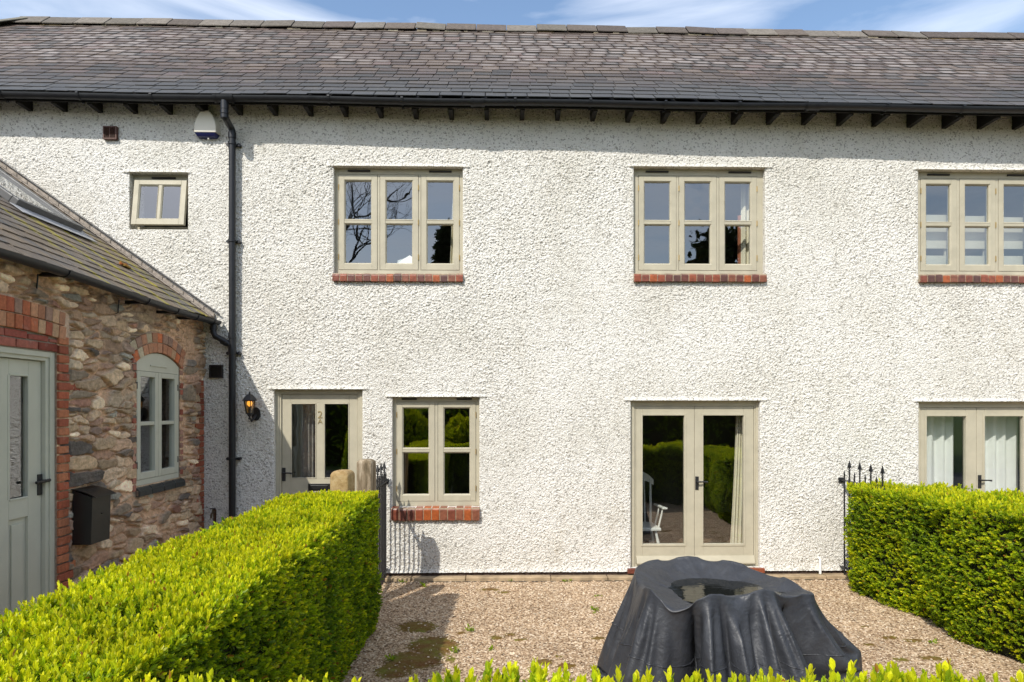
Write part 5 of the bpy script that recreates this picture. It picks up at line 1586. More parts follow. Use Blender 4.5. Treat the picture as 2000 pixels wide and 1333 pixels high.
# ================================================================== GROUND
def ground():
    m = MB(); m.add([(-300, -300, -.03), (300, -300, -.03), (300, 300, -.03), (-300, 300, -.03)], [(0, 1, 2, 3)])
    o = m.build('ground', M['grass']); o['kind'] = 'structure'
    m = MB(); m.add([(-60, -13.2, -.012), (60, -13.2, -.012), (60, -6.9, -.012), (-60, -6.9, -.012)], [(0, 1, 2, 3)])
    o = m.build('road', M['asphalt']); o['kind'] = 'structure'
    m = MB(); m.add([(WX - .1, -6.9, -.008), (12, -6.9, -.008), (12, .0, -.008), (WX - .1, .0, -.008)], [(0, 1, 2, 3)])
    xs = np.arange(-3.9, 5.2, .014); ys = np.arange(-6.4, .001, .014)
    X, Y = np.meshgrid(xs, ys)
    f1, f2, i1 = worley(X / .024, Y / .020, 301)
    h = .009 * np.clip(1 - (f1 / .62) ** 2, 0, 1) * (.3 + .7 * i1)
    g1, g2, i2 = worley(X / .05, Y / .042, 311)
    h += .010 * np.clip(1 - (g1 / .5) ** 2, 0, 1) * (i2 > .72)
    h += .03 * (fbm(X * 1.3, Y * 1.3, 321, 3) - .45) * sstep(0, .5, -Y)
    mo = np.zeros(X.shape)
    for px, py, sx, sy, a in ((815, 1225, .20, .16, .8), (845, 1262, .22, .22, .95), (810, 1290, .25, .2, .85), (770, 1310, .2, .2, .6), (880, 1288, .07, .1, .5), (955, 1152, .16, .06, .55), (985, 1157, .10, .05, .6), (826, 1146, .06, .05, .55), (900, 1237, .07, .05, .5), (970, 1246, .09, .06, .62), (1018, 1251, .08, .04, .65), (995, 1240, .06, .05, .6),
                              (1063, 1294, .07, .06, .8), (1105, 1301, .09, .06, .75), (1090, 1283, .06, .03, .5), (1170, 1249, .08, .05, .6), (1735, 1247, .12, .05, .6), (1783, 1252, .12, .05, .65), (1700, 1262, .1, .05, .55), (1820, 1286, .14, .06, .6), (1760, 1290, .1, .05, .55), (1650, 1300, .12, .08, .62), (1690, 1225, .08, .04, .5), (1850, 1300, .1, .05, .55), (1640, 1180, .1, .03, .4), (1720, 1180, .06, .03, .42)):
        p = G(px, py); mo = np.maximum(mo, a * np.exp(-(((X - p.x) / sx) ** 2 + ((Y - p.y) / sy) ** 2)))
    h = h * (1 - .55 * sstep(.4, .7, mo)) + .012 * sstep(.35, .8, mo)
    co = np.stack([X, Y, h], -1).reshape(-1, 3); idx = np.arange(len(co)).reshape(X.shape)
    q = np.stack([idx[:-1, :-1], idx[:-1, 1:], idx[1:, 1:], idx[1:, :-1]], -1).reshape(-1, 4)
    n0 = len(co)
    co = np.concatenate([co, np.array([(-6, -7, -.009), (14, -7, -.009), (14, .1, -.009), (-6, .1, -.009)])]); q = np.concatenate([q, [[n0, n0 + 1, n0 + 2, n0 + 3]]])
    o = np_mesh('gravel_yard', co, q, M['gravel'], extra={'moss': np.concatenate([mo.ravel(), np.zeros(4)])}); o['kind'] = 'structure'
    k = MB(); x = FENCE_L - .4; r = random.Random(4)
    while x < 9:
        L = r.uniform(.6, 1.1)
        k.box(x, x + L - .008, -.125 + r.uniform(-.006, .006), -.002, -.03, .044 + r.uniform(-.004, .004)); x += L
    o = k.build('paving_kerb', M['slab'], bevel=.008); o['kind'] = 'structure'
    k = MB(); k.box(FENCE_L - .4, 9, -.165, -.131, -.03, .006)  # thin dark strip along the foot of the kerb
    o = k.build('kerb_dark_strip', M['box'], bevel=.004); o['kind'] = 'structure'
    # loose stones lying on top, big enough to catch the light
    r = np.random.default_rng(77); n = 5200
    px = r.uniform(-1.3, 4.6, n); py = r.uniform(-4.4, -.17, n); s = r.uniform(.005, .0125, n)
    base = np.array([(1, 0, 0), (.3, .95, 0), (-.8, .6, 0), (-.8, -.6, 0), (.3, -.95, 0), (0, 0, .62), (0, 0, -.4)])
    tri = np.array([(0, 1, 5), (1, 2, 5), (2, 3, 5), (3, 4, 5), (4, 0, 5)])
    a = r.uniform(0, 6.28, n); ca, sa = np.cos(a), np.sin(a)
    v = base[None] * s[:, None, None] * r.uniform(.7, 1.3, (n, 7, 1))
    vx = v[..., 0] * ca[:, None] - v[..., 1] * sa[:, None]; vy = v[..., 0] * sa[:, None] + v[..., 1] * ca[:, None]
    V = np.stack([vx + px[:, None], vy + py[:, None], v[..., 2] + .010], -1).reshape(-1, 3)
    F = (tri[None] + np.arange(n)[:, None, None] * 7).reshape(-1, 3)
    pal = np.array([(.36, .25, .15), (.46, .34, .22), (.55, .44, .31), (.28, .19, .11), (.66, .56, .43)])[r.integers(0, 5, n)] * r.uniform(.85, 1.15, (n, 1))
    o = np_mesh('loose_stones', V, F, M['stone'], cols=np.repeat(pal, 7, 0), smooth=False); o['kind'] = 'stuff'
ground()

# ================================================================== LEAVES
def sprig_template(r, pairs, stem, L, w, tip_up, twist=90.0):
    leaves, tips = [], []
    for i in range(pairs):
        f = i / max(1, pairs - 1)
        for s in (0, 1):
            az = R(i * twist + s * 180 + r.uniform(-18, 18))
            spread = R((62 * (1 - f) + tip_up * f) + r.uniform(-10, 10))
            l = L * (.72 + .5 * math.sin(math.pi * (.25 + .6 * f))) * r.uniform(.85, 1.12); ww = w * l / L * r.uniform(.9, 1.1)
            d = Vector((math.sin(spread) * math.cos(az), math.sin(spread) * math.sin(az), math.cos(spread)))
            side = Vector((-math.sin(az), math.cos(az), 0)); nrm = side.cross(d)
            b = Vector((0, 0, stem * f)); cup = .22 * ww
            curl = -.10 * l
            pts = [b, b + d * l * .34 - side * ww * .46 + nrm * -cup, b + d * l * .74 - side * ww * .40 + nrm * (-cup + curl * .3), b + d * l + nrm * curl,
                   b + d * l * .74 + side * ww * .40 + nrm * (-cup + curl * .3), b + d * l * .34 + side * ww * .46 + nrm * -cup]
            leaves.append([tuple(p) for p in pts]); tips.append(f)
    return np.array(leaves), np.array(tips)

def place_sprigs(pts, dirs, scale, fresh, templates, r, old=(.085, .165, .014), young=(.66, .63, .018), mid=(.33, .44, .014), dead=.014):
    """returns verts, quads, cols; fresh: 0..1 per sprig"""
    n = len(pts); which = r.integers(0, len(templates), n)
    up = np.where(np.abs(dirs[:, 2:3]) < .9, np.array([[0, 0, 1.0]]), np.array([[1.0, 0, 0]]))
    a = np.cross(up, dirs); a /= np.linalg.norm(a, axis=1, keepdims=True); b = np.cross(dirs, a)
    sp = r.uniform(0, 6.28, n); ca, sa = np.cos(sp)[:, None], np.sin(sp)[:, None]
    A = a * ca + b * sa; B = -a * sa + b * ca
    VV, CC = [], []
    old, young, mid = np.array(old), np.array(young), np.array(mid)
    for k, (lv, tp) in enumerate(templates):
        i = np.where(which == k)[0]
        if not len(i): continue
        L = lv.reshape(-1, 3)
        w = (A[i][:, None, :] * L[None, :, 0:1] + B[i][:, None, :] * L[None, :, 1:2] + dirs[i][:, None, :] * L[None, :, 2:3]) * scale[i][:, None, None] + pts[i][:, None, :]
        VV.append(w.reshape(-1, 3))
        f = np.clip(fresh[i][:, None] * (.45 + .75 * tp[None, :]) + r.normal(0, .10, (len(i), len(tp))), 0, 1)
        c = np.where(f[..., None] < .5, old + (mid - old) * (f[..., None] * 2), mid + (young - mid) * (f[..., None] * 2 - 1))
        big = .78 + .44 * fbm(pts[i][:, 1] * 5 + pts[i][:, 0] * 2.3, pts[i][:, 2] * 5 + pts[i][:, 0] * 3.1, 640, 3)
        c = c * (r.uniform(.70, 1.22, f.shape) * big[:, None])[..., None]
        dd = r.random(f.shape) < dead
        c[dd] = np.array((.34, .16, .03))
        CC.append(np.repeat(c.reshape(-1, 3), 6, 0))
    V = np.concatenate(VV); C = np.concatenate(CC)
    nl = len(V) // 6; base = np.arange(nl)[:, None] * 6
    Q = np.concatenate([base + np.array([[0, 1, 2, 3]]), base + np.array([[0, 3, 4, 5]])])
    return V, Q, C

class Hedge:
    """a clipped hedge along y: functions of y give both faces and the height"""
    def __init__(self, xl, xr, h, y0, y1, lump=.05, seed=0, axis='y'):
        self.xl, self.xr, self.h, self.y0, self.y1, self.lump, self.seed, self.axis = xl, xr, h, y0, y1, lump, seed, axis
    def surface(self, face, n, r, rc=.07):
        y = r.uniform(self.y0, self.y1, n)
        if face == 'end0': y = np.full(n, self.y0)
        if face == 'end1': y = np.full(n, self.y1)
        xl, xr, h = self.xl(y), self.xr(y), self.h(y)
        u = r.random(n); z = r.random(n) * h
        if face == 'top': x = xl + (xr - xl) * u; z = h.copy()
        elif face == 'left': x = xl.copy()
        elif face == 'right': x = xr.copy()
        else: x = xl + (xr - xl) * u
        # round the edges like a rounded box
        ix = np.clip(x, xl + rc, xr - rc); iy = np.clip(y, self.y0 + rc, self.y1 - rc); iz = np.minimum(z, h - rc)
        d = np.stack([x - ix, y - iy, z - iz], -1); ln = np.linalg.norm(d, axis=1, keepdims=True)
        nrm = d / np.maximum(ln, 1e-6); c = np.stack([ix, iy, iz], -1)
        p = c + nrm * np.minimum(ln, rc)
        # lumps, and the face a little tucked in near the ground
        a = np.where(np.abs(nrm[:, 0]) > .6, p[:, 2], p[:, 0])
        lump = self.lump * (fbm(p[:, 1] * 3.1 + self.seed, a * 3.1 + nrm[:, 2] * 3, 400 + self.seed, 4) - .5) * 2
        p = p + nrm * lump[:, None]
        tuck = .09 * np.clip(1 - z / .35, 0, 1) ** 2
        p[:, 0] -= nrm[:, 0] * tuck
        return p, nrm, lump
    def core(self, inset=.10):
        m = MB(); ys = np.linspace(self.y0 + inset, self.y1 - inset, 24)
        ring = []
        for y in ys:
            ya = np.array([y]); a, b, h = float(self.xl(ya)[0]) + inset, float(self.xr(ya)[0]) - inset, float(self.h(ya)[0]) - inset
            e = .05
            ring.append([(a + e, y, .02), (a, y, .3), (a, y, h - e), (a + e, y, h), (b - e, y, h), (b, y, h - e), (b, y, .3), (b - e, y, .02)])
        k = 8; vs = [v for q in ring for v in q]
        fs = [(i * k + j, i * k + (j + 1) % k, (i + 1) * k + (j + 1) % k, (i + 1) * k + j) for i in range(len(ys) - 1) for j in range(k)]
        fs += [tuple(range(k)), tuple((len(ys) - 1) * k + j for j in range(k))[::-1]]
        m.add(vs, fs); return m

_r = random.Random(17)
T_FINE = [sprig_template(_r, 4, .040, .026, .0125, 22) for _ in range(10)]
T_TOP = [sprig_template(_r, 5, .052, .028, .0125, 16) for _ in range(10)]
T_NEAR = [sprig_template(_r, 6, .075, .032, .0145, 14) for _ in range(12)]

def hedge_leaves(hd, plan, r, swap=False):
    """plan: face, count, fresh mean, fresh spread, upward pull, depth, templates, scale"""
    Vs, Qs, Cs = [], [], []; n0 = 0
    for face, n, fm, fsd, pull, depth, tmpl, sc in plan:
        p, nr, lump = hd.surface(face, n, r)
        din = r.random(n) ** 1.6 * depth
        p = p - nr * din[:, None]
        d = nr + np.array([[0, 0, pull]]) + r.normal(0, .38, (n, 3)); d /= np.linalg.norm(d, axis=1, keepdims=True)
        patch = fbm(p[:, 1] * 2.3 + 9, p[:, 2] * 2.3 + p[:, 0] * 1.7, 500 + hd.seed, 3) - .5
        topness = np.clip((p[:, 2] - (hd.h(p[:, 1]) - .16)) / .16, 0, 1)
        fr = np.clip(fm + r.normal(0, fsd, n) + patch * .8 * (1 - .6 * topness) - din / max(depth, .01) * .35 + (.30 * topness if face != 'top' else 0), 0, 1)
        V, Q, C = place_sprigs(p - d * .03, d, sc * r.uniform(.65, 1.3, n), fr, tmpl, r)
        Vs.append(V); Qs.append(Q + n0); Cs.append(C); n0 += len(V)
    V = np.concatenate(Vs)
    if swap: V = V[:, [1, 0, 2]]
    return V, np.concatenate(Qs), np.concatenate(Cs)

def build_hedge(label, hd, plan, seed, swap=False, mat=None):
    r = np.random.default_rng(seed)
    ym = (hd.y0 + hd.y1) / 2; xm = float((hd.xl(np.array([ym])) + hd.xr(np.array([ym])))[0]) / 2
    loc = (ym, xm, 0) if swap else (xm, ym, 0)
    root = thing('hedge', label, 'hedge', loc)
    V, Q, C = hedge_leaves(hd, plan, r, swap)
    np_mesh('foliage', V, Q, mat or M['leaf'], root, cols=C, smooth=False)
    m = hd.core()  # solid dark core added behind the leaves to block light
    if swap: m.v = [(b, a, c) for a, b, c in m.v]
    m.build('light_block_core', M['core'], root)
    return root

one = lambda v: (lambda y: np.full(np.shape(y), float(v)))
# left hedge
def _lh_xr(y): return -1.15 - .02 * np.sin(y * 1.7) - .0 * y
def _lh_xl(y): return -2.0 + .62 * np.clip((y + 2.15) / .30, 0, 1) ** 2 + .03 * np.sin(y * 2.2)
HL = Hedge(_lh_xl, _lh_xr, lambda y: 1.335 + .012 * np.sin(y * 2.7 + 1) + .0 * y, -6.9, -1.82, .045, 1)
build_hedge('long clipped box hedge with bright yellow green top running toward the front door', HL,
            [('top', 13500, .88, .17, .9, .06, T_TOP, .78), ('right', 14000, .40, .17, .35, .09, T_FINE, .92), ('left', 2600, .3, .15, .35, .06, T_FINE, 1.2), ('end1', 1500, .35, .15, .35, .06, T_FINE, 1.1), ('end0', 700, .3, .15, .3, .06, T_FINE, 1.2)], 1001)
# right hedge
def _rh_xl(y): return 4.17 + .05 * np.sin(y * 2.1 + .5) + .05 * np.sin(y * 4.4 + 2) + .10 * np.clip((-y - 2.3) / 1.5, 0, 1)
HR = Hedge(_rh_xl, one(5.25), lambda y: 1.245 + .02 * np.sin(y * 1.9), -6.9, -.50, .09, 2)
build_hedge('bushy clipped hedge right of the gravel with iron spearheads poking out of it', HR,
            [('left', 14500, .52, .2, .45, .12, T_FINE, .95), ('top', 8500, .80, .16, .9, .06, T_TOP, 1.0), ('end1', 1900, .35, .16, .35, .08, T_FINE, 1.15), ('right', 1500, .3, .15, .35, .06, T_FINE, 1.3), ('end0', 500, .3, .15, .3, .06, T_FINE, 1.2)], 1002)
# front hedge, along x, close below the camera
HF = Hedge(one(-6.42), one(-5.80), lambda x: 1.272 + .012 * np.sin(x * 5.1 + 1.0) - .012 * np.clip((-.55 - x) / .4, 0, 1) - .035 * np.clip((x - 1.35) / .3, 0, 1), -1.15, 5.0, .025, 3)
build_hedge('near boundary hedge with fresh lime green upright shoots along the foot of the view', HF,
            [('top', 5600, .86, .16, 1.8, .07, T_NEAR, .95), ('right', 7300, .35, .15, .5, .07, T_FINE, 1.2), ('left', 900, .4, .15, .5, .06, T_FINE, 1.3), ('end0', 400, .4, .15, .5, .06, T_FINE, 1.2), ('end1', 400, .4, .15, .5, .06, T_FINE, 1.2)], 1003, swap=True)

# ================================================================== THE COVERED TABLE
C_POOL = (1.74, -2.95); WATER_Z = .733
def cover_cloth():
    """coated cloth relaxed by position based dynamics over the chair backs and the table under it"""
    C0 = np.array([1.70, -2.90]); D = math.pi / 180
    na, n1_, n2_ = 300, 30, 62
    ang = np.linspace(-math.pi, math.pi, na, endpoint=False)
    # what the cloth hangs on: tops of chair backs and table corners (read off the photograph, with assumed heights)
    peak_px = [(1590, 1163, .79), (1540, 1133, .80), (1430, 1098, .845), (1344, 1088, .86), (1268, 1097, .845), (1241, 1113, .835), (1271, 1153, .845), (1386, 1163, .855), (1492, 1153, .865)]
    low_px = [(1388, 1094, .84), (1306, 1093, .838), (1567, 1150, .772), (1312, 1193, .752), (1505, 1121, .79), (1440, 1161, .835), (1540, 1160, .815), (1250, 1138, .80)]
    def conv(L): 
        g = [G(*p) for p in L]; return [(math.atan2(p.y - C0[1], p.x - C0[0]), math.hypot(p.x - C0[0], p.y - C0[1]), p.z) for p in g]
    pk, lw = conv(peak_px), conv(low_px)
    al = sorted(pk + lw); an, rr, zz = (np.array([a[i] for a in al]) for i in range(3))
    def per(v): return np.interp(ang, np.concatenate([an - 2 * math.pi, an, an + 2 * math.pi]), np.tile(v, 3))
    Rr, Zr = per(rr), per(zz)
    hem_a = np.array([-180, -165, -150, -135, -121, -108, -92, -76, -60, -44, -30, -10, 0, 25, 50, 90, 130, 155, 180]) * D
    hem_r = np.array([.90, .93, .97, .97, .90, .99, .96, 1.0, .98,   .92, 1.02, 1.0, 1.0, 1.0, .98, .88, .91, .93, .90])
    Hr = np.interp(ang, hem_a, hem_r) + .014 * np.sin(ang * 23 + 2 * np.sin(ang * 3)) + .014 * np.sin(ang * 41)
    px0, py0 = C_POOL[0] - C0[0], C_POOL[1] - C0[1]
    rows = []
    for i in range(n1_):
        t = i / n1_
        x = px0 * (1 - t) + Rr * np.cos(ang) * t; y = py0 * (1 - t) + Rr * np.sin(ang) * t
        f = max(0.0, (t - .45) / .55)
        cre = (np.abs(fbm(ang * 2.6 + t, np.full_like(ang, t * 2.5), 960, 3) - .5) * -2 + .35) * .035 * math.sin(math.pi * max(0, (t - .5) / .5))
        rows.append(np.stack([C0[0] + x, C0[1] + y, cre + .700 + (Zr - .700) * f ** 1.05], -1))
    for i in range(n2_ + 1):
        t = i / n2_
        R_ = Rr + (Hr - Rr) * t + .045 * math.sin(math.pi * t) ** 1.0
        rows.append(np.stack([C0[0] + R_ * np.cos(ang), C0[1] + R_ * np.sin(ang), Zr * (1 - t) + .015], -1))
    p = np.array(rows); nr = len(p); r = np.random.default_rng(3)
    # the folds it has been left in: axis at the rim, axis at the hem, depth, width (degrees)
    folds = [(-124, -119, -.46, 9), (-112, -104, .09, 6), (-140, -147, .11, 8), (-152, -159, -.10, 6), (-163, -168, .07, 6), (-172, -178, -.06, 4), (172, 168, .05, 5), (160, 158, -.05, 4), (-103, -96, -.10, 5), (-95, -89, .09, 6), (-87, -83, -.08, 4), (-80, -78, .07, 5), (-74, -72, -.06, 4), (-66, -62, .09, 7), (-56, -41, -.32, 7), (-48, -30, .08, 7), (-37, -24, -.07, 5),
             (-28, -15, .08, 9), (-12, -5, -.07, 6), (-1, 4, .05, 8), (12, 15, -.06, 6), (25, 26, .05, 7), (40, 40, -.05, 7), (60, 62, .03, 8), (78, 80, -.04, 6), (95, 96, .03, 8), (115, 114, -.05, 7), (132, 130, .04, 7), (148, 148, -.06, 5)]
    t_ = np.clip((np.arange(nr) - n1_) / n2_, 0, 1)[:, None]
    fold0 = np.zeros((nr, na)); env = sstep(.0, .30, t_) * (1 - .35 * t_)
    for a0, a1, dep, wd in folds:
        dx = np.angle(np.exp(1j * (ang[None] - (a0 + (a1 - a0) * t_) * D))) / (wd * D * (.6 + .8 * t_))
        fold0 += dep * env * np.maximum(0, 1 - np.abs(dx) * .75) ** 1.15
    fold0 += .014 * np.sin(ang[None] * 33 + 4 * np.sin(ang[None] * 3) + 3 * t_) * np.sin(math.pi * t_)
    dirv = np.stack([np.cos(ang), np.sin(ang), ang * 0], -1)[None]
    p += dirv * np.where(t_ > 0, fold0, 0)[..., None]
    def dist(a, b): return np.linalg.norm(a - b, axis=-1)
    ex_r = np.ones(nr - 1) * 1.008; ex_r[n1_:] = 1.030
    ex_a = np.ones(nr) * 1.0; ex_a[n1_ - 6:] = np.linspace(1.008, 1.055, nr - n1_ + 6)
    # a little more cloth in places, so the folds are uneven
    une = 1 + .06 * (fbm(ang * 2.2 + 9, ang * 0 + .5, 77, 2) - .5) * 2
    rest_r = dist(p[1:], p[:-1]) * ex_r[:, None]
    rest_a = dist(np.roll(p, -1, 1), p) * (ex_a[:, None] * (1 + (une[None] - 1) * (np.arange(nr) > n1_)[:, None]))
    d1 = dist(np.roll(p, -1, 1)[1:], p[:-1]) * 1.02; d2 = dist(p[1:], np.roll(p, -1, 1)[:-1]) * 1.02
    rest_b = dist(p[2:], p[:-2]) * 1.0; rest_ba = dist(np.roll(p, -2, 1), p) * 1.0
    w = np.ones((nr, na, 1))
    fixed = np.zeros((nr, na), bool)
    for a, _, _ in pk:
        k = int(round((a + math.pi) / (2 * math.pi) * na)) % na
        for j in (range(-9, 10) if a > 0.4 else range(-6, 7)): fixed[n1_, (k + j) % na] = True
    fixed[-1] = True; fixed[:n1_] = True
    # chair legs and arms push the skirt out here and there
    for a, fr, out in ((-14, .60, .12), (-34, .62, .06)):
        k = int(round((a * D + math.pi) / (2 * math.pi) * na)) % na
        for kk in range(-2, 3):
            q = p[n1_ + int(n2_ * fr), (k + kk) % na]; dv = q[:2] - C0; q[:2] += dv / np.linalg.norm(dv) * out * (1 - .1 * abs(kk)); fixed[n1_ + int(n2_ * fr), (k + kk) % na] = True
    w[fixed] = 0
    p0 = p.copy(); p = p + (r.normal(0, .003, p.shape) + dirv * (.030 * (fbm(np.cos(ang)[None] * 5 + t_ * 2, np.sin(ang)[None] * 5 + t_ * 3.5, 970, 3) - .5))[..., None]) * w
    vel = np.zeros_like(p)
    def solve(ia, ib, q, rest, k, comp):
        a, b = q[ia], q[ib]; wa, wb = w[ia], w[ib]
        d = b - a; l = np.maximum(np.linalg.norm(d, axis=-1), 1e-6); e = (l - rest) / l
        e = np.where(e < 0, e * comp, e) * k
        c = d * e[..., None] / np.maximum(wa + wb, 1e-6)
        q[ia] += c * wa; q[ib] -= c * wb
    I = np.arange(nr); J = np.arange(na); sets = []
    for o in (0, 1):
        i = I[o:nr - 1:2]; sets.append((np.ix_(i, J), np.ix_(i + 1, J), rest_r[i], 1.0, .75))
    for o in (0, 1):
        j = J[o::2]; sets.append((np.ix_(I, j), np.ix_(I, (j + 1) % na), rest_a[:, j], 1.0, .75))
    for o in (0, 1):
        j = J[o::2]
        for oo in (0, 1):
            i = I[oo:nr - 1:2]
            sets.append((np.ix_(i, j), np.ix_(i + 1, (j + 1) % na), d1[np.ix_(i, j)], .7, .35))
            sets.append((np.ix_(i + 1, j), np.ix_(i, (j + 1) % na), d2[np.ix_(i, j)], .7, .35))
    for o in range(4):
        i = np.concatenate([I[o:nr - 2:4]]); sets.append((np.ix_(i, J), np.ix_(i + 2, J), rest_b[i], .015, 1.0))
        j = J[o::4]; sets.append((np.ix_(I, j), np.ix_(I, (j + 2) % na), rest_ba[:, j], .015, 1.0))
    dt = 1 / 60.0
    for step in range(60):
        vel *= .95; vel[..., 2] -= .8 * dt
        q = p + vel * dt * w
        for it in range(6):
            for s_ in sets: solve(s_[0], s_[1], q, *s_[2:])
            m_ = (np.hypot((q[..., 0] - C_POOL[0]), q[..., 1] - C_POOL[1]) < .42) & (q[..., 2] < .698); q[..., 2] = np.where(m_, .698, q[..., 2])
            q[..., 2] = np.maximum(q[..., 2], .012)
        vel = (q - p) / dt; sp = np.linalg.norm(vel, axis=-1, keepdims=True); vel *= np.minimum(1, 2.5 / np.maximum(sp, 1e-6)); p = q
    # the gathered drawcord seam
    V = p.reshape(-1, 3); idx = np.arange(len(V)).reshape(nr, na)
    Q = np.stack([idx[:-1], np.roll(idx, -1, 1)[:-1], np.roll(idx, -1, 1)[1:], idx[1:]], -1).reshape(-1, 4)
    return V, Q, p, C0, n1_ + int(n2_ * .44)
cv, cq, cp, cC, seam_row = cover_cloth()
root = thing('furniture_cover', 'dark grey waterproof cover draped over garden table and chairs, rainwater pooled on top', 'furniture cover', (float(cC[0]), float(cC[1]), 0))
o = np_mesh('cover_cloth', cv, cq, M['cover'], root)
sb = o.modifiers.new('smooth', 'SUBSURF'); sb.levels = 1; sb.render_levels = 1
# pooled rainwater
t = NT('pooled rainwater'); t.base((.012, .013, .012)); t.rough(.03); t.spec(.9); t.b.inputs['IOR'].default_value = 1.33
t.bump(t.noise(9, 2, src=t.mapping((1, 2.4, 1))), .10, .02)
m = MB(); n = 40
m.add([(C_POOL[0] + .50 * math.cos(2 * math.pi * k / n), C_POOL[1] + .46 * math.sin(2 * math.pi * k / n), WATER_Z) for k in range(n)], [tuple(range(n))])
m.build('pooled_water', t.m, root)
# drawcord seam round the skirt
m = MB(); pts = [tuple(cp[seam_row, k % cp.shape[1]] + np.array([cp[seam_row, k % cp.shape[1], 0] - cC[0], cp[seam_row, k % cp.shape[1], 1] - cC[1], 0]) * .004) for k in range(cp.shape[1] + 1)]
m.tube(pts, .0035, 6, caps=False); m.build('seam', M['cover'], root, smooth=True)

# ================================================================== WEEDS
def weeds():
    r = np.random.default_rng(9); P_, D_, S_, F_ = [], [], [], []
    for px, py, n, sc in ((920, 1234, 7, .9), (770, 1290, 6, 1.0), (826, 1145, 8, .9), (890, 1276, 6, 1.0), (1165, 1195, 8, 1.0), (1168, 1167, 5, .8), (1590, 1127, 8, .8), (1604, 1129, 8, .8), (788, 1138, 6, .8), (1825, 1257, 6, .8), (1115, 1136, 5, .7), (1000, 1136, 5, .7), (720, 1200, 14, 1.6), (727, 1185, 12, 1.5), (1105, 1137, 5, .7), (1250, 1200, 4, .8), (960, 1270, 5, .8)):
        p = G(px, py)
        for _ in range(n): P_.append((p.x + r.normal(0, .02), p.y + r.normal(0, .02), .006)); D_.append((r.normal(0, .7), r.normal(0, .7), .6)); S_.append(sc * r.uniform(.5, 1.1)); F_.append(r.uniform(.2, .8))
    D = np.array(D_); D /= np.linalg.norm(D, axis=1, keepdims=True)
    V, Q, C = place_sprigs(np.array(P_), D, np.array(S_), np.array(F_), T_FINE, r, young=(.25, .33, .02))
    o = np_mesh('weeds', V, Q, M['leaf'], None, cols=C, smooth=False); o['kind'] = 'stuff'
weeds()

# ================================================================== BEYOND THE LANE (seen only in the window panes)
far_h = Hedge(one(-17.5), one(-15.2), lambda x: 2.3 + .2 * np.sin(x * .9 + 1), -10, 15, .15, 4)
build_hedge('tall loose hedge along the far side of the lane', far_h, [('top', 1800, .7, .15, .8, .1, T_FINE, 3.4), ('right', 3600, .45, .15, .4, .15, T_FINE, 3.4)], 1104, swap=True)
def topiary(label, x, y, rx, h, seed):
    r = np.random.default_rng(seed); n = 3000
    root = thing('topiary_dome', label, 'topiary', (x, y, 0), None)
    d = r.normal(0, 1, (n, 3)); d[:, 2] = np.abs(d[:, 2]); d /= np.linalg.norm(d, axis=1, keepdims=True)
    lump = 1 + .10 * (fbm(d[:, 0] * 3, d[:, 2] * 3 + d[:, 1], seed, 3) - .5)
    p = np.stack([x + d[:, 0] * rx * lump, y + d[:, 1] * rx * lump, .05 + d[:, 2] * h * lump], -1)
    dd = d + r.normal(0, .3, (n, 3)) + np.array([0, 0, .5]); dd /= np.linalg.norm(dd, axis=1, keepdims=True)
    V, Q, C = place_sprigs(p, dd, r.uniform(2.2, 3.2, n), np.clip(.45 + .5 * d[:, 2] + r.normal(0, .1, n), 0, 1), T_TOP, r)
    np_mesh('foliage', V, Q, M['leaf'], root, cols=C, smooth=False)
    m = MB(); m.lathe([(rx * .92 * math.cos(a), .02 + h * .92 * math.sin(a)) for a in np.linspace(0, 1.5, 9)], (x, y, 0), 24); m.build('light_block_core', M['core'], root)  # dark core added inside the dome to block light
topiary('large golden topiary dome across the lane, mirrored in the low window', -3.6, -12.6, 1.5, 2.25, 51)
topiary('small golden topiary dome right of the large one across the lane', -0.9, -13.0, 1.2, 1.8, 53)
def bare_tree(x, y, h, seed):
    r = random.Random(seed); root = thing('bare_tree', 'leafless spreading tree behind the viewer, mirrored in the upstairs panes', 'tree', (x, y, 0))
    tr, br = MB(), MB()
    def grow(p, d, l, rad, lev, mb):
        if lev > 7: return
        n = 3; pts = [p]; q = p.copy(); dd = d.copy()
        for i in range(n):
            dd = (dd + Vector((r.gauss(0, .13), r.gauss(0, .13), r.gauss(.03, .08)))).normalized(); q = q + dd * l / n; pts.append(q.copy())
        mb.tube(pts, [rad, rad * .85, rad * .75, rad * .6], 6 if lev < 3 else 4, caps=lev == 0)
        for k in range(3 if lev < 5 else 2):
            a = r.uniform(.35, .85); v = dd.cross(Vector((r.gauss(0, 1), r.gauss(0, 1), r.gauss(0, 1)))).normalized()
            nd = (dd * math.cos(a) + v * math.sin(a)); nd.z += .12; grow(pts[r.choice((2, 3, 3))], nd.normalized(), l * r.uniform(.62, .85), rad * .58, lev + 1, br)
    grow(Vector((x, y, -.05)), Vector((0, 0, 1)), h * .22, h * .012, 0, tr)
    tr.build('trunk', M['bark'], root, smooth=True); br.build('crown', M['bark'], root)
    return root
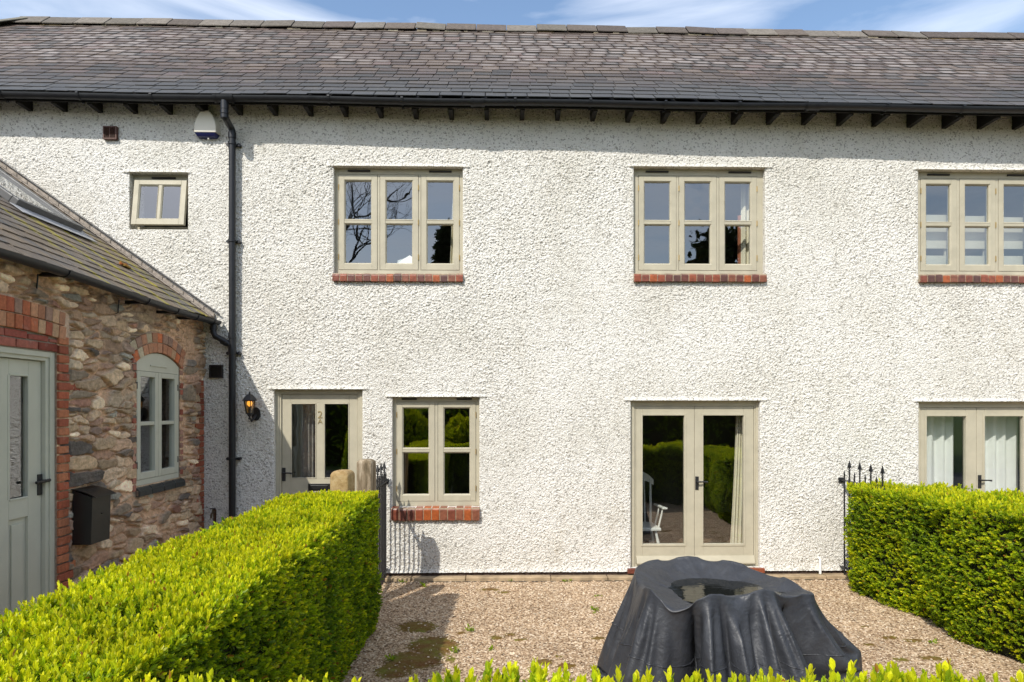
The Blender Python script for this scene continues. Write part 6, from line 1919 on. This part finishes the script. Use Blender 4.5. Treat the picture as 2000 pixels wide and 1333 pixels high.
bare_tree(-5.4, -22, 25.0, 5)
def conifer(x, y, h, w, seed, label, name='conifer', n=2600, leafy=False):
    r = np.random.default_rng(seed); root = thing(name, label, 'tree', (x, y, 0))
    m = MB(); m.tube([(x, y, -.05), (x, y, h * .5), (x, y, h * .96)], [.22, .14, .03], 8); m.build('trunk', M['bark'], root)
    u = r.random(n) ** (.7 if not leafy else .5); z = h * (.06 + .94 * (1 - u)) if not leafy else h * (.22 + .76 * r.random(n))
    t = (h - z) / h
    prof = w * t * (1 + .25 * np.sin(z * 4.0)) if not leafy else w * np.sqrt(np.clip(1 - ((z / h - .58) / .42) ** 2, 0.02, 1)) * (.75 + .5 * fbm(z, z * .3, seed, 2))
    a = r.uniform(0, 6.28, n); rr_ = prof * np.sqrt(r.uniform(.25, 1, n)) * (.8 + .4 * vnoise(a * 2, z * .9, seed))
    p = np.stack([x + rr_ * np.cos(a), y + rr_ * np.sin(a), z], -1)
    d = np.stack([np.cos(a), np.sin(a), np.full(n, -.15 if not leafy else .3)], -1) + r.normal(0, .3, (n, 3)); d /= np.linalg.norm(d, axis=1, keepdims=True)
    V, Q, C = place_sprigs(p, d, r.uniform(7, 12, n), r.uniform(0, .5, n), T_FINE, r, old=(.012, .024, .008), mid=(.03, .05, .012), young=(.07, .09, .02))
    np_mesh('crown', V, Q, M['leaf_dark'], root, cols=C, smooth=False)
    return root
conifer(-2.4, -21.5, 11.0, 1.9, 31, 'dark narrow conifer behind the viewer, mirrored in the left upstairs panes')
conifer(11.2, -22, 10.8, 2.6, 32, 'broad dark evergreen behind the viewer, mirrored in the middle upstairs panes', 'evergreen_tree', 2600, True)
conifer(15.5, -24, 13.0, 3.2, 33, 'bushy tree behind the viewer, mirrored in the right upstairs panes', 'evergreen_tree', 2600, True)
conifer(4.0, -24, 7.5, 3.0, 34, 'low round evergreen behind the viewer across the lane', 'evergreen_tree', 2200, True)
conifer(-12.0, -25, 8.0, 3.4, 35, 'round evergreen far left behind the viewer across the lane', 'evergreen_tree', 2200, True)
